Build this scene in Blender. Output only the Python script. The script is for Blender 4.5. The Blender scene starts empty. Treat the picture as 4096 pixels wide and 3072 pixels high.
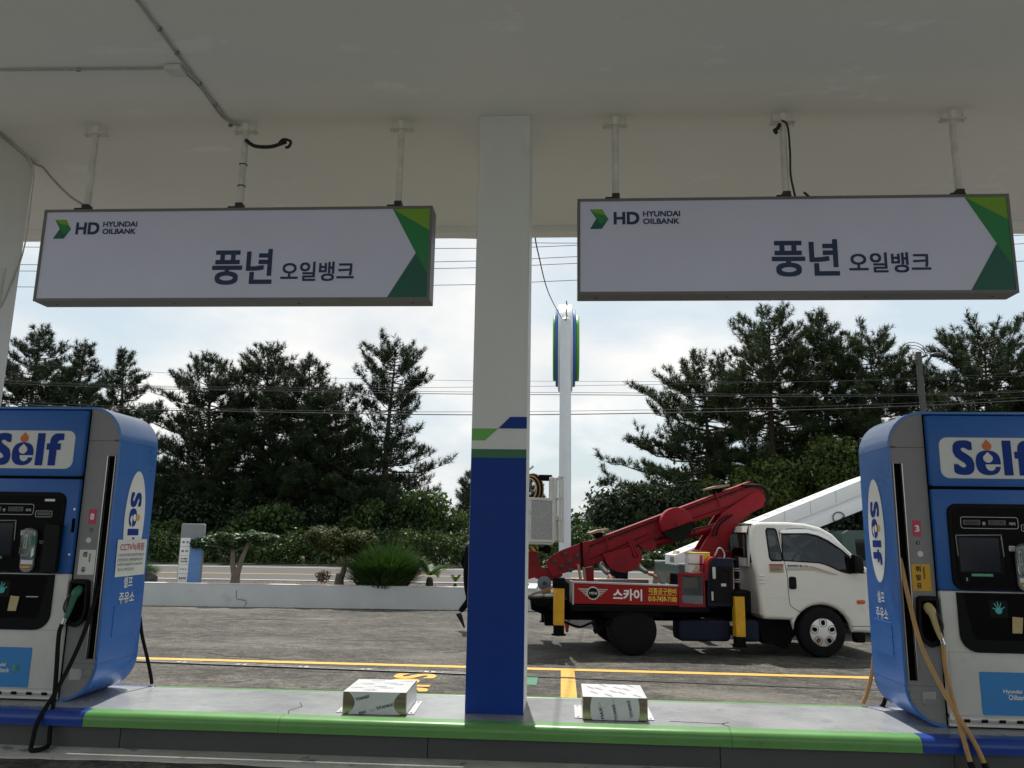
import bpy, bmesh, math, random
import numpy as np
from mathutils import Vector, Matrix
from mathutils.geometry import tessellate_polygon

random.seed(7)
PI = math.pi
sc = bpy.context.scene
COL = sc.collection

# ------------------------------------------------------------------ camera
CAMZ = 1.45
def make_camera():
    pitch, yaw, roll = math.radians(10.8), math.radians(3.68), 0.0156
    f = Vector((-math.sin(yaw)*math.cos(pitch), math.cos(yaw)*math.cos(pitch), math.sin(pitch)))
    r0 = Vector((math.cos(yaw), math.sin(yaw), 0)); u0 = r0.cross(f)
    r = r0*math.cos(roll) + u0*math.sin(roll); u = r.cross(f)
    cam = bpy.data.cameras.new('camera'); cam.sensor_width = 36; cam.lens = 27.99
    cam.clip_start = .05; cam.clip_end = 2000
    o = bpy.data.objects.new('camera', cam); COL.objects.link(o)
    m = Matrix((r, u, -f)).transposed().to_4x4(); m.translation = (0, 0, CAMZ)
    o.matrix_world = m; sc.camera = o
make_camera()

# ------------------------------------------------------------------ world, sun, exposure
SUN_EL, SUN_AZ = math.radians(62.0), math.radians(-6.5)     # azimuth from +Y, negative is to the left
def make_world():
    w = bpy.data.worlds.new('World'); sc.world = w; w.use_nodes = True
    nt = w.node_tree; N = nt.nodes; L = nt.links; N.clear()
    out = N.new('ShaderNodeOutputWorld'); bg = N.new('ShaderNodeBackground'); L.new(bg.outputs[0], out.inputs[0])
    sky = N.new('ShaderNodeTexSky'); sky.sky_type = 'NISHITA'; sky.sun_disc = False
    sky.sun_elevation = SUN_EL; sky.sun_rotation = SUN_AZ
    sky.air_density = 1.0; sky.dust_density = 3.0; sky.ozone_density = 1.0; sky.altitude = 20
    tc = N.new('ShaderNodeTexCoord'); sep = N.new('ShaderNodeSeparateXYZ'); L.new(tc.outputs['Generated'], sep.inputs[0])
    def math_(op, a, b=None):
        n = N.new('ShaderNodeMath'); n.operation = op
        for i, v in enumerate((a, b)):
            if v is None: continue
            if isinstance(v, (int, float)): n.inputs[i].default_value = v
            else: L.new(v, n.inputs[i])
        return n.outputs[0]
    zz = math_('ADD', math_('MAXIMUM', sep.outputs[2], 0.0), .40)
    com = N.new('ShaderNodeCombineXYZ')
    L.new(math_('DIVIDE', sep.outputs[0], zz), com.inputs[0]); L.new(math_('DIVIDE', sep.outputs[1], zz), com.inputs[1])
    com.inputs[2].default_value = 3.7
    nz = N.new('ShaderNodeTexNoise'); nz.inputs['Scale'].default_value = 2.3; nz.inputs['Detail'].default_value = 8; nz.inputs['Roughness'].default_value = .56
    nz.inputs['Distortion'].default_value = .25
    L.new(com.outputs[0], nz.inputs['Vector'])
    ramp = N.new('ShaderNodeValToRGB'); L.new(nz.outputs[0], ramp.inputs[0])
    e = ramp.color_ramp.elements; e[0].position = .40; e[0].color = (.06,)*3+(1,); e[1].position = .60; e[1].color = (.95,)*3+(1,)
    # cloud shading: thin bright rims, greyer thick parts
    nz2 = N.new('ShaderNodeTexNoise'); nz2.inputs['Scale'].default_value = 3.1; nz2.inputs['Detail'].default_value = 6
    off = N.new('ShaderNodeVectorMath'); off.operation = 'ADD'; off.inputs[1].default_value = (.13, -.3, 9)
    L.new(com.outputs[0], off.inputs[0]); L.new(off.outputs[0], nz2.inputs['Vector'])
    r2 = N.new('ShaderNodeValToRGB'); L.new(nz2.outputs[0], r2.inputs[0])
    e = r2.color_ramp.elements; e[0].position = .34; e[0].color = (7.6, 8.0, 8.3, 1); e[1].position = .62; e[1].color = (10.4, 10.2, 9.8, 1)
    hz = N.new('ShaderNodeMix'); hz.data_type = 'RGBA'           # sky plus bright haze
    hz.inputs['Factor'].default_value = .62
    L.new(sky.outputs[0], hz.inputs[6]); hz.inputs[7].default_value = (7.5, 8.9, 9.5, 1)
    mx = N.new('ShaderNodeMix'); mx.data_type = 'RGBA'
    L.new(ramp.outputs[0], mx.inputs['Factor']); L.new(hz.outputs[2], mx.inputs[6]); L.new(r2.outputs[0], mx.inputs[7])
    L.new(mx.outputs[2], bg.inputs[0]); bg.inputs[1].default_value = .092
make_world()
sl = bpy.data.lights.new('sun', 'SUN'); sl.energy = 4.8; sl.angle = math.radians(.6); sl.color = (1, .95, .87)
so = bpy.data.objects.new('sun', sl); COL.objects.link(so)
sd = Vector((math.sin(SUN_AZ)*math.cos(SUN_EL), math.cos(SUN_AZ)*math.cos(SUN_EL), math.sin(SUN_EL)))
so.rotation_euler = sd.to_track_quat('Z', 'Y').to_euler(); so.location = (0, 0, 30)
sc.view_settings.view_transform = 'Standard'; sc.view_settings.look = 'None'
sc.view_settings.exposure = .18; sc.view_settings.gamma = 1; sc.view_settings.use_curve_mapping = False
sc.cycles.use_denoising = True; sc.cycles.max_bounces = 7; sc.cycles.diffuse_bounces = 5; sc.cycles.transparent_max_bounces = 12

# ------------------------------------------------------------------ materials
MATS = {}
def mat(name, col, rough=.5, metal=0.0, var=.0, vs=4.0, bump=0.0, bs=60.0, spec=.5, dirt=None, coat=0.0, stretch=None):
    """var: brightness variation, vs: its scale, dirt: (colour, scale, threshold, softness, strength)"""
    if name in MATS: return MATS[name]
    m = bpy.data.materials.new(name); m.use_nodes = True; nt = m.node_tree; N = nt.nodes; L = nt.links
    p = N['Principled BSDF']; p.inputs['Roughness'].default_value = rough; p.inputs['Metallic'].default_value = metal
    p.inputs['Specular IOR Level'].default_value = spec
    if coat: p.inputs['Coat Weight'].default_value = coat; p.inputs['Coat Roughness'].default_value = .08
    c = (*col, 1) if len(col) == 3 else col
    p.inputs['Base Color'].default_value = c
    tc = N.new('ShaderNodeTexCoord'); vec = tc.outputs['Object']
    if stretch:
        mp = N.new('ShaderNodeMapping'); mp.inputs['Scale'].default_value = stretch; L.new(vec, mp.inputs[0]); vec = mp.outputs[0]
    cur = None
    if var:
        n = N.new('ShaderNodeTexNoise'); n.inputs['Scale'].default_value = vs; n.inputs['Detail'].default_value = 6; n.inputs['Roughness'].default_value = .6
        L.new(vec, n.inputs['Vector'])
        r = N.new('ShaderNodeValToRGB'); L.new(n.outputs[0], r.inputs[0])
        e = r.color_ramp.elements; e[0].position = .28; e[1].position = .72
        e[0].color = tuple(x*(1-var) for x in c[:3])+(1,); e[1].color = tuple(min(1, x*(1+var)) for x in c[:3])+(1,)
        cur = r.outputs[0]
        rr = N.new('ShaderNodeMapRange'); rr.inputs[3].default_value = max(.02, rough-.12); rr.inputs[4].default_value = min(1, rough+.12)
        L.new(n.outputs[0], rr.inputs[0]); L.new(rr.outputs[0], p.inputs['Roughness'])
    if dirt:
        dc, ds, th, soft, amt = dirt
        n = N.new('ShaderNodeTexNoise'); n.inputs['Scale'].default_value = ds; n.inputs['Detail'].default_value = 9; n.inputs['Roughness'].default_value = .65
        L.new(vec, n.inputs['Vector'])
        mr = N.new('ShaderNodeMapRange'); mr.inputs[1].default_value = th; mr.inputs[2].default_value = th+soft; mr.inputs[4].default_value = amt
        L.new(n.outputs[0], mr.inputs[0])
        x = N.new('ShaderNodeMix'); x.data_type = 'RGBA'; L.new(mr.outputs[0], x.inputs['Factor'])
        if cur: L.new(cur, x.inputs[6])
        else: x.inputs[6].default_value = c
        x.inputs[7].default_value = (*dc, 1); cur = x.outputs[2]
    if cur: L.new(cur, p.inputs['Base Color'])
    if bump:
        n = N.new('ShaderNodeTexNoise'); n.inputs['Scale'].default_value = bs; n.inputs['Detail'].default_value = 5
        L.new(vec, n.inputs['Vector'])
        b = N.new('ShaderNodeBump'); b.inputs['Strength'].default_value = bump; b.inputs['Distance'].default_value = .01
        L.new(n.outputs[0], b.inputs['Height']); L.new(b.outputs[0], p.inputs['Normal'])
    MATS[name] = m; return m

def leafmat(name, col, col2, rough=.45, trans=.25, vs=.6, spec=.35):
    if name in MATS: return MATS[name]
    m = bpy.data.materials.new(name); m.use_nodes = True; nt = m.node_tree; N = nt.nodes; L = nt.links
    p = N['Principled BSDF']; p.inputs['Roughness'].default_value = rough; p.inputs['Specular IOR Level'].default_value = spec
    tc = N.new('ShaderNodeTexCoord'); n = N.new('ShaderNodeTexNoise'); n.inputs['Scale'].default_value = vs; n.inputs['Detail'].default_value = 4
    L.new(tc.outputs['Object'], n.inputs['Vector'])
    g = N.new('ShaderNodeNewGeometry')
    ad = N.new('ShaderNodeMath'); ad.operation = 'ADD'; L.new(n.outputs[0], ad.inputs[0])
    ml = N.new('ShaderNodeMath'); ml.operation = 'MULTIPLY_ADD'; L.new(g.outputs['Random Per Island'], ml.inputs[0]); ml.inputs[1].default_value = .5; ml.inputs[2].default_value = -.25
    L.new(ml.outputs[0], ad.inputs[1])
    r = N.new('ShaderNodeValToRGB'); e = r.color_ramp.elements; e[0].position = .3; e[1].position = .75; e[0].color = (*col, 1); e[1].color = (*col2, 1)
    L.new(ad.outputs[0], r.inputs[0]); L.new(r.outputs[0], p.inputs['Base Color'])
    t = N.new('ShaderNodeBsdfTranslucent')
    hs = N.new('ShaderNodeHueSaturation'); hs.inputs['Value'].default_value = 1.5; hs.inputs['Saturation'].default_value = 1.1; L.new(r.outputs[0], hs.inputs['Color']); L.new(hs.outputs[0], t.inputs[0])
    mx = N.new('ShaderNodeMixShader'); mx.inputs[0].default_value = trans
    L.new(p.outputs[0], mx.inputs[1]); L.new(t.outputs[0], mx.inputs[2]); L.new(mx.outputs[0], N['Material Output'].inputs[0])
    MATS[name] = m; return m

def glassmat(name, tint, refl=.5, rough=.03):
    if name in MATS: return MATS[name]
    m = bpy.data.materials.new(name); m.use_nodes = True; nt = m.node_tree; N = nt.nodes; L = nt.links
    N.remove(N['Principled BSDF'])
    tr = N.new('ShaderNodeBsdfTransparent'); tr.inputs[0].default_value = (*tint, 1)
    gl = N.new('ShaderNodeBsdfGlossy'); gl.inputs['Roughness'].default_value = rough; gl.inputs[0].default_value = (.9, .95, 1, 1)
    fr = N.new('ShaderNodeFresnel'); fr.inputs[0].default_value = 1.5
    k = N.new('ShaderNodeMath'); k.operation = 'MULTIPLY_ADD'; k.inputs[1].default_value = .75; k.inputs[2].default_value = refl*.03; L.new(fr.outputs[0], k.inputs[0])
    mx = N.new('ShaderNodeMixShader'); L.new(k.outputs[0], mx.inputs[0]); L.new(tr.outputs[0], mx.inputs[1]); L.new(gl.outputs[0], mx.inputs[2])
    L.new(mx.outputs[0], N['Material Output'].inputs[0]); MATS[name] = m; return m

def asphalt_mat():
    m = bpy.data.materials.new('asphalt'); m.use_nodes = True; nt = m.node_tree; N = nt.nodes; L = nt.links
    p = N['Principled BSDF']; p.inputs['Roughness'].default_value = .82; p.inputs['Specular IOR Level'].default_value = .3
    tc = N.new('ShaderNodeTexCoord'); V = tc.outputs['Object']
    def noise(scale, det, rough, sx=None):
        n = N.new('ShaderNodeTexNoise'); n.inputs['Scale'].default_value = scale; n.inputs['Detail'].default_value = det; n.inputs['Roughness'].default_value = rough
        if sx:
            mp = N.new('ShaderNodeMapping'); mp.inputs['Scale'].default_value = sx; L.new(V, mp.inputs[0]); L.new(mp.outputs[0], n.inputs['Vector'])
        else: L.new(V, n.inputs['Vector'])
        return n.outputs[0]
    fine = noise(26, 6, .85); mid = noise(1.1, 7, .62, (.8, 1.2, 1)); big = noise(.28, 6, .6, (.6, 1.2, 1))
    r1 = N.new('ShaderNodeValToRGB'); L.new(fine, r1.inputs[0]); e = r1.color_ramp.elements
    e[0].position = .38; e[0].color = (.013, .0125, .0115, 1); e[1].position = .64; e[1].color = (.128, .122, .111, 1)
    r2 = N.new('ShaderNodeValToRGB'); L.new(mid, r2.inputs[0]); e = r2.color_ramp.elements
    e[0].position = .36; e[0].color = (.62, .62, .63, 1); e[1].position = .66; e[1].color = (1.25, 1.22, 1.16, 1)
    grit = noise(7, 5, .75, (.7, 1.1, 1)); r3 = N.new('ShaderNodeValToRGB'); L.new(grit, r3.inputs[0]); e = r3.color_ramp.elements
    e[0].position = .38; e[0].color = (.42, .42, .42, 1); e[1].position = .62; e[1].color = (1.55, 1.53, 1.48, 1)
    mg = N.new('ShaderNodeMix'); mg.data_type = 'RGBA'; mg.blend_type = 'MULTIPLY'; mg.inputs['Factor'].default_value = 1; L.new(r1.outputs[0], mg.inputs[6]); L.new(r3.outputs[0], mg.inputs[7])
    mul = N.new('ShaderNodeMix'); mul.data_type = 'RGBA'; mul.blend_type = 'MULTIPLY'; mul.inputs['Factor'].default_value = 1
    L.new(mg.outputs[2], mul.inputs[6]); L.new(r2.outputs[0], mul.inputs[7])
    mr = N.new('ShaderNodeMapRange'); mr.inputs[1].default_value = .54; mr.inputs[2].default_value = .66; mr.inputs[4].default_value = .6; L.new(big, mr.inputs[0])
    mx = N.new('ShaderNodeMix'); mx.data_type = 'RGBA'; L.new(mr.outputs[0], mx.inputs['Factor']); L.new(mul.outputs[2], mx.inputs[6]); mx.inputs[7].default_value = (.195, .185, .163, 1)
    dk = noise(.55, 8, .7); md = N.new('ShaderNodeMapRange'); md.inputs[1].default_value = .60; md.inputs[2].default_value = .72; md.inputs[4].default_value = .55; L.new(dk, md.inputs[0])
    mx2 = N.new('ShaderNodeMix'); mx2.data_type = 'RGBA'; L.new(md.outputs[0], mx2.inputs['Factor']); L.new(mx.outputs[2], mx2.inputs[6]); mx2.inputs[7].default_value = (.05, .049, .046, 1)
    vo = N.new('ShaderNodeTexVoronoi'); vo.inputs['Scale'].default_value = 1.7; vo.inputs['Randomness'].default_value = 1; L.new(V, vo.inputs['Vector'])
    dn = noise(6, 3, .6); sb = N.new('ShaderNodeMath'); sb.operation = 'MULTIPLY_ADD'; L.new(dn, sb.inputs[0]); sb.inputs[1].default_value = .10; L.new(vo.outputs['Distance'], sb.inputs[2])
    ms = N.new('ShaderNodeMapRange'); ms.inputs[1].default_value = .085; ms.inputs[2].default_value = .115; ms.inputs[3].default_value = .75; ms.inputs[4].default_value = 0; L.new(sb.outputs[0], ms.inputs[0])
    mx3 = N.new('ShaderNodeMix'); mx3.data_type = 'RGBA'; L.new(ms.outputs[0], mx3.inputs['Factor']); L.new(mx2.outputs[2], mx3.inputs[6]); mx3.inputs[7].default_value = (.018, .017, .016, 1)
    L.new(mx3.outputs[2], p.inputs['Base Color'])
    b = N.new('ShaderNodeBump'); b.inputs['Strength'].default_value = .6; b.inputs['Distance'].default_value = .008; L.new(fine, b.inputs['Height']); L.new(b.outputs[0], p.inputs['Normal'])
    MATS['asphalt'] = m; return m
asphalt_mat()

M = dict(
 ceil=mat('ceiling paint', (.80, .80, .755), .75, var=.03, vs=.5, dirt=((.92, .91, .88), 1.9, .60, .05, .6), bump=.12, bs=8, stretch=(.6, 1.3, 1)),
 colw=mat('column paint', (.70, .72, .71), .5, var=.05, vs=1.2, bump=.10, bs=50, dirt=((.52, .52, .49), 2.5, .62, .14, .5), stretch=(2, 2, .5)),
 colblue=mat('column blue', (.001, .036, .25), .5, var=.07, vs=2, spec=.25, bump=.05, bs=40, dirt=((.02, .04, .14), 5, .66, .1, .4)),
 dgreen=mat('dark green paint', (.01, .13, .05), .4), lgreen=mat('light green paint', (.11, .40, .06), .4),
 signface=mat('sign face', (.67, .685, .87), .4, var=.03, vs=1.5), alu=mat('sign aluminium', (.17, .175, .17), .5, .4, var=.1, vs=3), 
 navy=mat('navy print', (.014, .032, .10), .45), g1=mat('print green light', (.19, .38, .03), .45), g2=mat('print green mid', (.02, .23, .07), .45), g3=mat('print green dark', (.012, .12, .085), .45),
 pipew=mat('hanger paint', (.66, .65, .61), .6, var=.15, vs=8, dirt=((.16, .10, .06), 14, .64, .08, .6)),
 pipeg=mat('conduit grey', (.40, .40, .385), .6, var=.2, vs=8), black=mat('black plastic', (.005, .005, .0055), .5, spec=.15), rubber=mat('rubber', (.008, .008, .0085), .75, var=.2, vs=9, spec=.15), dsteel=mat('dark steel', (.05, .05, .055), .5, .5, var=.25, vs=8),
 steel=mat('bright steel', (.55, .54, .52), .3, 1.0, var=.1, vs=10), chrome=mat('chrome', (.75, .76, .78), .12, 1.0),
 film=mat('protective film', (.62, .63, .66), .3, var=.05, vs=7, bump=.1, bs=12), mirror=mat('brushed stainless', (.42, .38, .29), .22, 1.0, var=.1, vs=6, stretch=(1, 1, 9)),
 titablue=mat('film print', (.02, .06, .13), .5), titagrey=mat('film faded print', (.36, .39, .43), .5),
 isl=mat('island paint', (.28, .295, .31), .27, var=.16, vs=2.2, bump=.28, bs=13, dirt=((.17, .17, .17), 4.5, .60, .10, .6), spec=.6),
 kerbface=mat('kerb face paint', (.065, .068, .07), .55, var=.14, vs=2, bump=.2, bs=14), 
 kgreen=mat('bumper green', (.115, .30, .085), .32, var=.1, vs=3, dirt=((.14, .16, .12), 18, .70, .05, .7), bump=.08, bs=10), kblue=mat('bumper blue', (.008, .045, .28), .32, var=.12, vs=3, bump=.08, bs=10),
 pblue=mat('pump blue', (.030, .15, .48), .3, var=.05, vs=3, coat=.2), pblue2=mat('pump blue front', (.022, .115, .40), .4, var=.05, vs=3, spec=.35),
 pgrey=mat('pump grey', (.22, .22, .225), .5, var=.06, vs=5), pwhite=mat('pump white', (.60, .60, .58), .45, var=.07, vs=4, dirt=((.35, .31, .26), 6, .62, .12, .45)),
 pblack=mat('pump glossy black', (.003, .003, .004), .3, spec=.06), pdark=mat('pump dark frame', (.011, .0115, .013), .6, spec=.06), slot=mat('slot dark', (.004, .004, .0045), .9, spec=.05),
 signpanel=mat('pump sign panel', (.62, .64, .62), .4), white=mat('white print', (.78, .78, .76), .5), selfblue=mat('self blue', (.004, .035, .25), .55, spec=.2), orange=mat('orange print', (.55, .12, .02), .45), amber=mat('amber print', (.75, .38, .02), .45),
 pink=mat('pink plate', (.52, .03, .10), .45), yellow=mat('yellow label', (.62, .34, .01), .5), lblack=mat('label black', (.015, .015, .015), .5), lcd=mat('lcd', (.05, .06, .055), .3), screen=mat('screen', (.006, .010, .022), .1, spec=.25),
 cardblue=mat('card blue', (.03, .22, .55), .4), paper=mat('paper', (.70, .71, .68), .5, var=.05, vs=5), red=mat('red print', (.5, .02, .06), .5), tgreen=mat('tag green', (.03, .30, .15), .5), teal=mat('teal print', (.05, .42, .42), .5),
 hosetan=mat('tan hose', (.42, .24, .09), .55, var=.12, vs=9), nozyel=mat('nozzle cream', (.47, .38, .18), .5, var=.1, vs=20), nozgreen=mat('nozzle green', (.02, .13, .08), .45), clear=glassmat('clear plastic', (.75, .78, .76), 1.2, .1),
 wall=mat('planter wall paint', (.50, .515, .52), .75, var=.08, vs=1.5, bump=.3, bs=6, dirt=((.28, .28, .26), 2.2, .60, .14, .55)), soil=mat('soil', (.07, .05, .035), .95, var=.4, vs=12, bump=.8, bs=30),
 road=mat('road asphalt', (.062, .062, .061), .85, var=.14, vs=.8, bump=.3, bs=70), roadwhite=mat('road white paint', (.50, .50, .48), .7, var=.1, vs=2), roadyellow=mat('road yellow paint', (.55, .33, .08), .7, var=.1, vs=2),
 markyel=mat('marking yellow', (.60, .34, .045), .6, var=.14, vs=7, bump=.3, bs=70, dirt=((.16, .14, .10), 16, .63, .07, .75)), markgreen=mat('marking green', (.03, .17, .09), .7, var=.2, vs=6, dirt=((.12, .12, .11), 14, .55, .1, .7)),
 conc=mat('gutter concrete', (.50, .50, .47), .85, var=.22, vs=3, bump=.6, bs=16, dirt=((.13, .12, .11), 3.5, .60, .04, .8)), seal=mat('joint sealant', (.02, .02, .022), .5), drainsteel=mat('drain steel', (.62, .62, .61), .3, .6, var=.2, vs=9),
 terrain=mat('verge earth', (.05, .06, .025), .95, var=.4, vs=.6, bump=.5, bs=8),
 twhite=mat('truck white', (.72, .71, .67), .30, var=.04, vs=2, coat=.35, dirt=((.36, .31, .24), 2.6, .60, .2, .55)), tred=mat('truck red', (.235, .003, .010), .42, var=.18, vs=3, dirt=((.05, .012, .012), 5, .58, .1, .7), spec=.3), tsign=mat('bed sign red', (.27, .008, .011), .55, var=.08, vs=4, spec=.25), ylet=mat('yellow lettering', (.82, .60, .06), .5),
 tyel=mat('outrigger yellow', (.62, .33, .008), .5, var=.12, vs=8, dirt=((.10, .06, .02), 9, .64, .06, .8)), tnavy=mat('cabinet navy', (.010, .013, .032), .6, spec=.2), tchas=mat('chassis', (.006, .006, .0065), .85, var=.3, vs=6, spec=.08), hub=mat('wheel cover', (.72, .72, .70), .38, .35, var=.08, vs=8),
 tglass=glassmat('truck glass', (.26, .29, .29), .3), silver=mat('silver trim', (.45, .46, .46), .35, .7), greyw=mat('grey white paint', (.52, .53, .52), .5, var=.12, vs=6, dirt=((.20, .15, .10), 7, .62, .1, .6)), checker=mat('checker plate', (.33, .34, .35), .42, .7, var=.15, vs=30, bump=.8, bs=26),
 tkgreen=mat('truck green', (.035, .075, .065), .35, var=.15, vs=3, coat=.2), ladder=mat('ladder white', (.74, .76, .77), .4, var=.05, vs=2, dirt=((.30, .16, .07), 1.8, .66, .06, .6)), wood=mat('wood strip', (.30, .19, .14), .7, var=.2, vs=8),
 bucketw=mat('bucket print', (.72, .70, .66), .4, var=.06, vs=8), bucky=mat('bucket yellow', (.66, .46, .03), .4, var=.1, vs=8), cone=mat('cone orange', (.55, .07, .015), .5), sky_skin=mat('skin', (.36, .20, .14), .55), denim=mat('dark clothing', (.005, .0055, .008), .9, var=.2, vs=14, bump=.3, bs=30, spec=.08), cloth=mat('grey sleeve', (.10, .11, .095), .85, var=.45, vs=22), hair=mat('hair', (.01, .009, .008), .6), leather=mat('black leather', (.008, .007, .007), .35, spec=.3),
 bark=mat('bark', (.055, .042, .032), .9, var=.4, vs=7, bump=.8, bs=22), bark2=mat('pale bark', (.16, .13, .10), .85, var=.3, vs=9, bump=.6, bs=26), wire=mat('wire', (.012, .012, .013), .6), concpole=mat('concrete pole', (.07, .068, .062), .8, var=.15, vs=5), polew=mat('sign pole white', (.62, .66, .69), .35, var=.05, vs=4, dirt=((.30, .28, .25), 7, .66, .1, .4)),
 boardgrey=mat('board grey', (.22, .23, .24), .45, var=.06, vs=5), boardblue=mat('board blue', (.12, .26, .56), .4), rock=mat('rock', (.05, .048, .045), .9, var=.4, vs=9, bump=.9, bs=18), rust=mat('rust', (.17, .06, .02), .8))
LF = dict(pine=leafmat('pine needles', (.010, .021, .012), (.036, .056, .022), .6, .10, .5, spec=.15), pine2=leafmat('pine needles light', (.014, .026, .013), (.050, .070, .024), .6, .12, .5, spec=.15),
 broad=leafmat('broad leaves', (.018, .040, .012), (.070, .115, .022), .45, .28, .8), dark=leafmat('dark leaves', (.010, .022, .010), (.034, .054, .018), .45, .16, .7),
 hedge=leafmat('hedge leaves', (.020, .040, .012), (.060, .10, .022), .5, .25, 1.2), gloss=leafmat('glossy leaves', (.014, .034, .012), (.045, .085, .02), .42, .2, 2, spec=.35), box=leafmat('topiary leaves', (.028, .044, .012), (.082, .088, .022), .55, .25, 2, spec=.2),
 grass=leafmat('grass blades', (.018, .042, .010), (.048, .095, .020), .5, .3, 2), vine=leafmat('vine leaves', (.03, .055, .012), (.11, .15, .03), .5, .35, 1.0), litter=leafmat('dry leaves', (.10, .05, .02), (.20, .12, .05), .7, .2, 3))

# ------------------------------------------------------------------ geometry helpers
def ngon(n, r, cx=0, cy=0, ry=None, a0=0):
    ry = r if ry is None else ry
    return [(cx+r*math.cos(a0+2*PI*i/n), cy+ry*math.sin(a0+2*PI*i/n)) for i in range(n)]
def rrect(x0, x1, z0, z1, r, n=5):
    pts = []
    for cx, cz, a in ((x1-r, z1-r, 0), (x0+r, z1-r, PI/2), (x0+r, z0+r, PI), (x1-r, z0+r, 1.5*PI)):
        for i in range(n+1):
            t = a+PI/2*i/n; pts.append((cx+r*math.cos(t), cz+r*math.sin(t)))
    return pts
def area2(p): return sum(p[i][0]*p[(i+1) % len(p)][1]-p[(i+1) % len(p)][0]*p[i][1] for i in range(len(p)))/2
def offset_poly(p, d):
    """inward offset for a CCW polygon"""
    out = []; n = len(p)
    for i in range(n):
        a, b, c = Vector(p[i-1]), Vector(p[i]), Vector(p[(i+1) % n])
        e1 = (b-a).normalized(); e2 = (c-b).normalized()
        n1 = Vector((-e1.y, e1.x)); n2 = Vector((-e2.y, e2.x)); m = n1+n2
        if m.length < 1e-6: m = n1
        m.normalize(); k = max(.5, m.dot(n1)); q = b+m*(d/k); out.append((q.x, q.y))
    return out
class MB:
    def __init__(s): s.v = []; s.f = []; s.m = []; s.mi = 0
    def add(s, vs, fs):
        b = len(s.v); s.v += [tuple(v) for v in vs]; s.f += [tuple(i+b for i in f) for f in fs]; s.m += [s.mi]*len(fs); return s
    def box(s, x0, x1, y0, y1, z0, z1, bev=0, seg=1):
        if bev:
            bm = bmesh.new(); bmesh.ops.create_cube(bm, size=1)
            for v in bm.verts: v.co = ((x0+x1)/2+v.co.x*(x1-x0), (y0+y1)/2+v.co.y*(y1-y0), (z0+z1)/2+v.co.z*(z1-z0))
            bmesh.ops.bevel(bm, geom=bm.edges[:], offset=bev, segments=seg, affect='EDGES', profile=.5)
            bm.verts.index_update(); s.add([v.co[:] for v in bm.verts], [[v.index for v in f.verts] for f in bm.faces]); bm.free(); return s
        v = [(x, y, z) for x in (x0, x1) for y in (y0, y1) for z in (z0, z1)]
        return s.add(v, [(0, 1, 3, 2), (4, 6, 7, 5), (0, 4, 5, 1), (2, 3, 7, 6), (0, 2, 6, 4), (1, 5, 7, 3)])
    def prism(s, poly, axis, a0, a1, holes=(), r=0.0, seg=3, cap=(True, True)):
        """extrude a polygon along an axis: 'y': poly=(x,z), 'x': poly=(y,z), 'z': poly=(x,y); r rounds the a0/a1 edges"""
        poly = list(poly)
        if area2(poly) < 0: poly.reverse()
        holes = [list(h) for h in holes]
        for h in holes:
            if area2(h) > 0: h.reverse()
        if axis == 'y': P = lambda q, a: (q[0], a, q[1])
        elif axis == 'x': P = lambda q, a: (a, q[0], q[1])
        else: P = lambda q, a: (q[0], q[1], a)
        rings = []
        sg = 1 if a1 > a0 else -1
        if r:
            for k in range(seg+1):
                t = PI/2*k/seg; rings.append((offset_poly(poly, r*(1-math.sin(t))), a0+sg*r*(1-math.cos(t))))
            for k in range(seg, -1, -1):
                t = PI/2*k/seg; rings.append((offset_poly(poly, r*(1-math.sin(t))), a1-sg*r*(1-math.cos(t))))
        else: rings = [(poly, a0), (poly, a1)]
        n = len(poly); vs = []; fs = []
        for pl, a in rings: vs += [P(q, a) for q in pl]
        for k in range(len(rings)-1):
            for i in range(n):
                j = (i+1) % n; fs.append((k*n+i, k*n+j, (k+1)*n+j, (k+1)*n+i))
        off = [0, (len(rings)-1)*n]
        hs = []
        for h in holes:
            b = len(vs); vs += [P(q, a0) for q in h]; vs += [P(q, a1) for q in h]; m_ = len(h); hs.append((b, m_))
            for i in range(m_): j = (i+1) % m_; fs.append((b+i, b+j, b+m_+j, b+m_+i))
        for c in (0, 1):
            if not cap[c]: continue
            base = rings[0][0] if c == 0 else rings[-1][0]
            if not holes and n <= 4: fs.append(tuple(off[c]+i for i in range(n))); continue
            loops = [[Vector((q[0], q[1], 0)) for q in base]]+[[Vector((q[0], q[1], 0)) for q in h] for h in holes]
            idx = [off[c]+i for i in range(n)]
            for b, m_ in hs: idx += [b+c*m_+i for i in range(m_)]
            for t in tessellate_polygon(loops): fs.append(tuple(idx[i] for i in t))
        return s.add(vs, fs)
    def tube(s, path, r, n=8, cap=True, closed=False):
        P = [Vector(p) for p in path]; m_ = len(P)
        R = list(r) if hasattr(r, '__len__') else [r]*m_
        vs = []; fs = []; up = None
        for i in range(m_):
            t = (P[min(i+1, m_-1)]-P[max(i-1, 0)])
            if closed: t = P[(i+1) % m_]-P[i-1]
            t.normalize()
            if up is None:
                up = Vector((0, 0, 1)) if abs(t.z) < .9 else Vector((1, 0, 0))
            x = up.cross(t); 
            if x.length < 1e-5: x = Vector((1, 0, 0))
            x.normalize(); up = t.cross(x)
            for k in range(n):
                a = 2*PI*k/n; vs.append(P[i]+(x*math.cos(a)+up*math.sin(a))*R[i])
        for i in range(m_-1+(1 if closed else 0)):
            b0 = i*n; b1 = ((i+1) % m_)*n
            for k in range(n): j = (k+1) % n; fs.append((b0+k, b0+j, b1+j, b1+k))
        if cap and not closed: fs.append(tuple(range(n-1, -1, -1))); fs.append(tuple((m_-1)*n+k for k in range(n)))
        return s.add(vs, fs)
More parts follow.
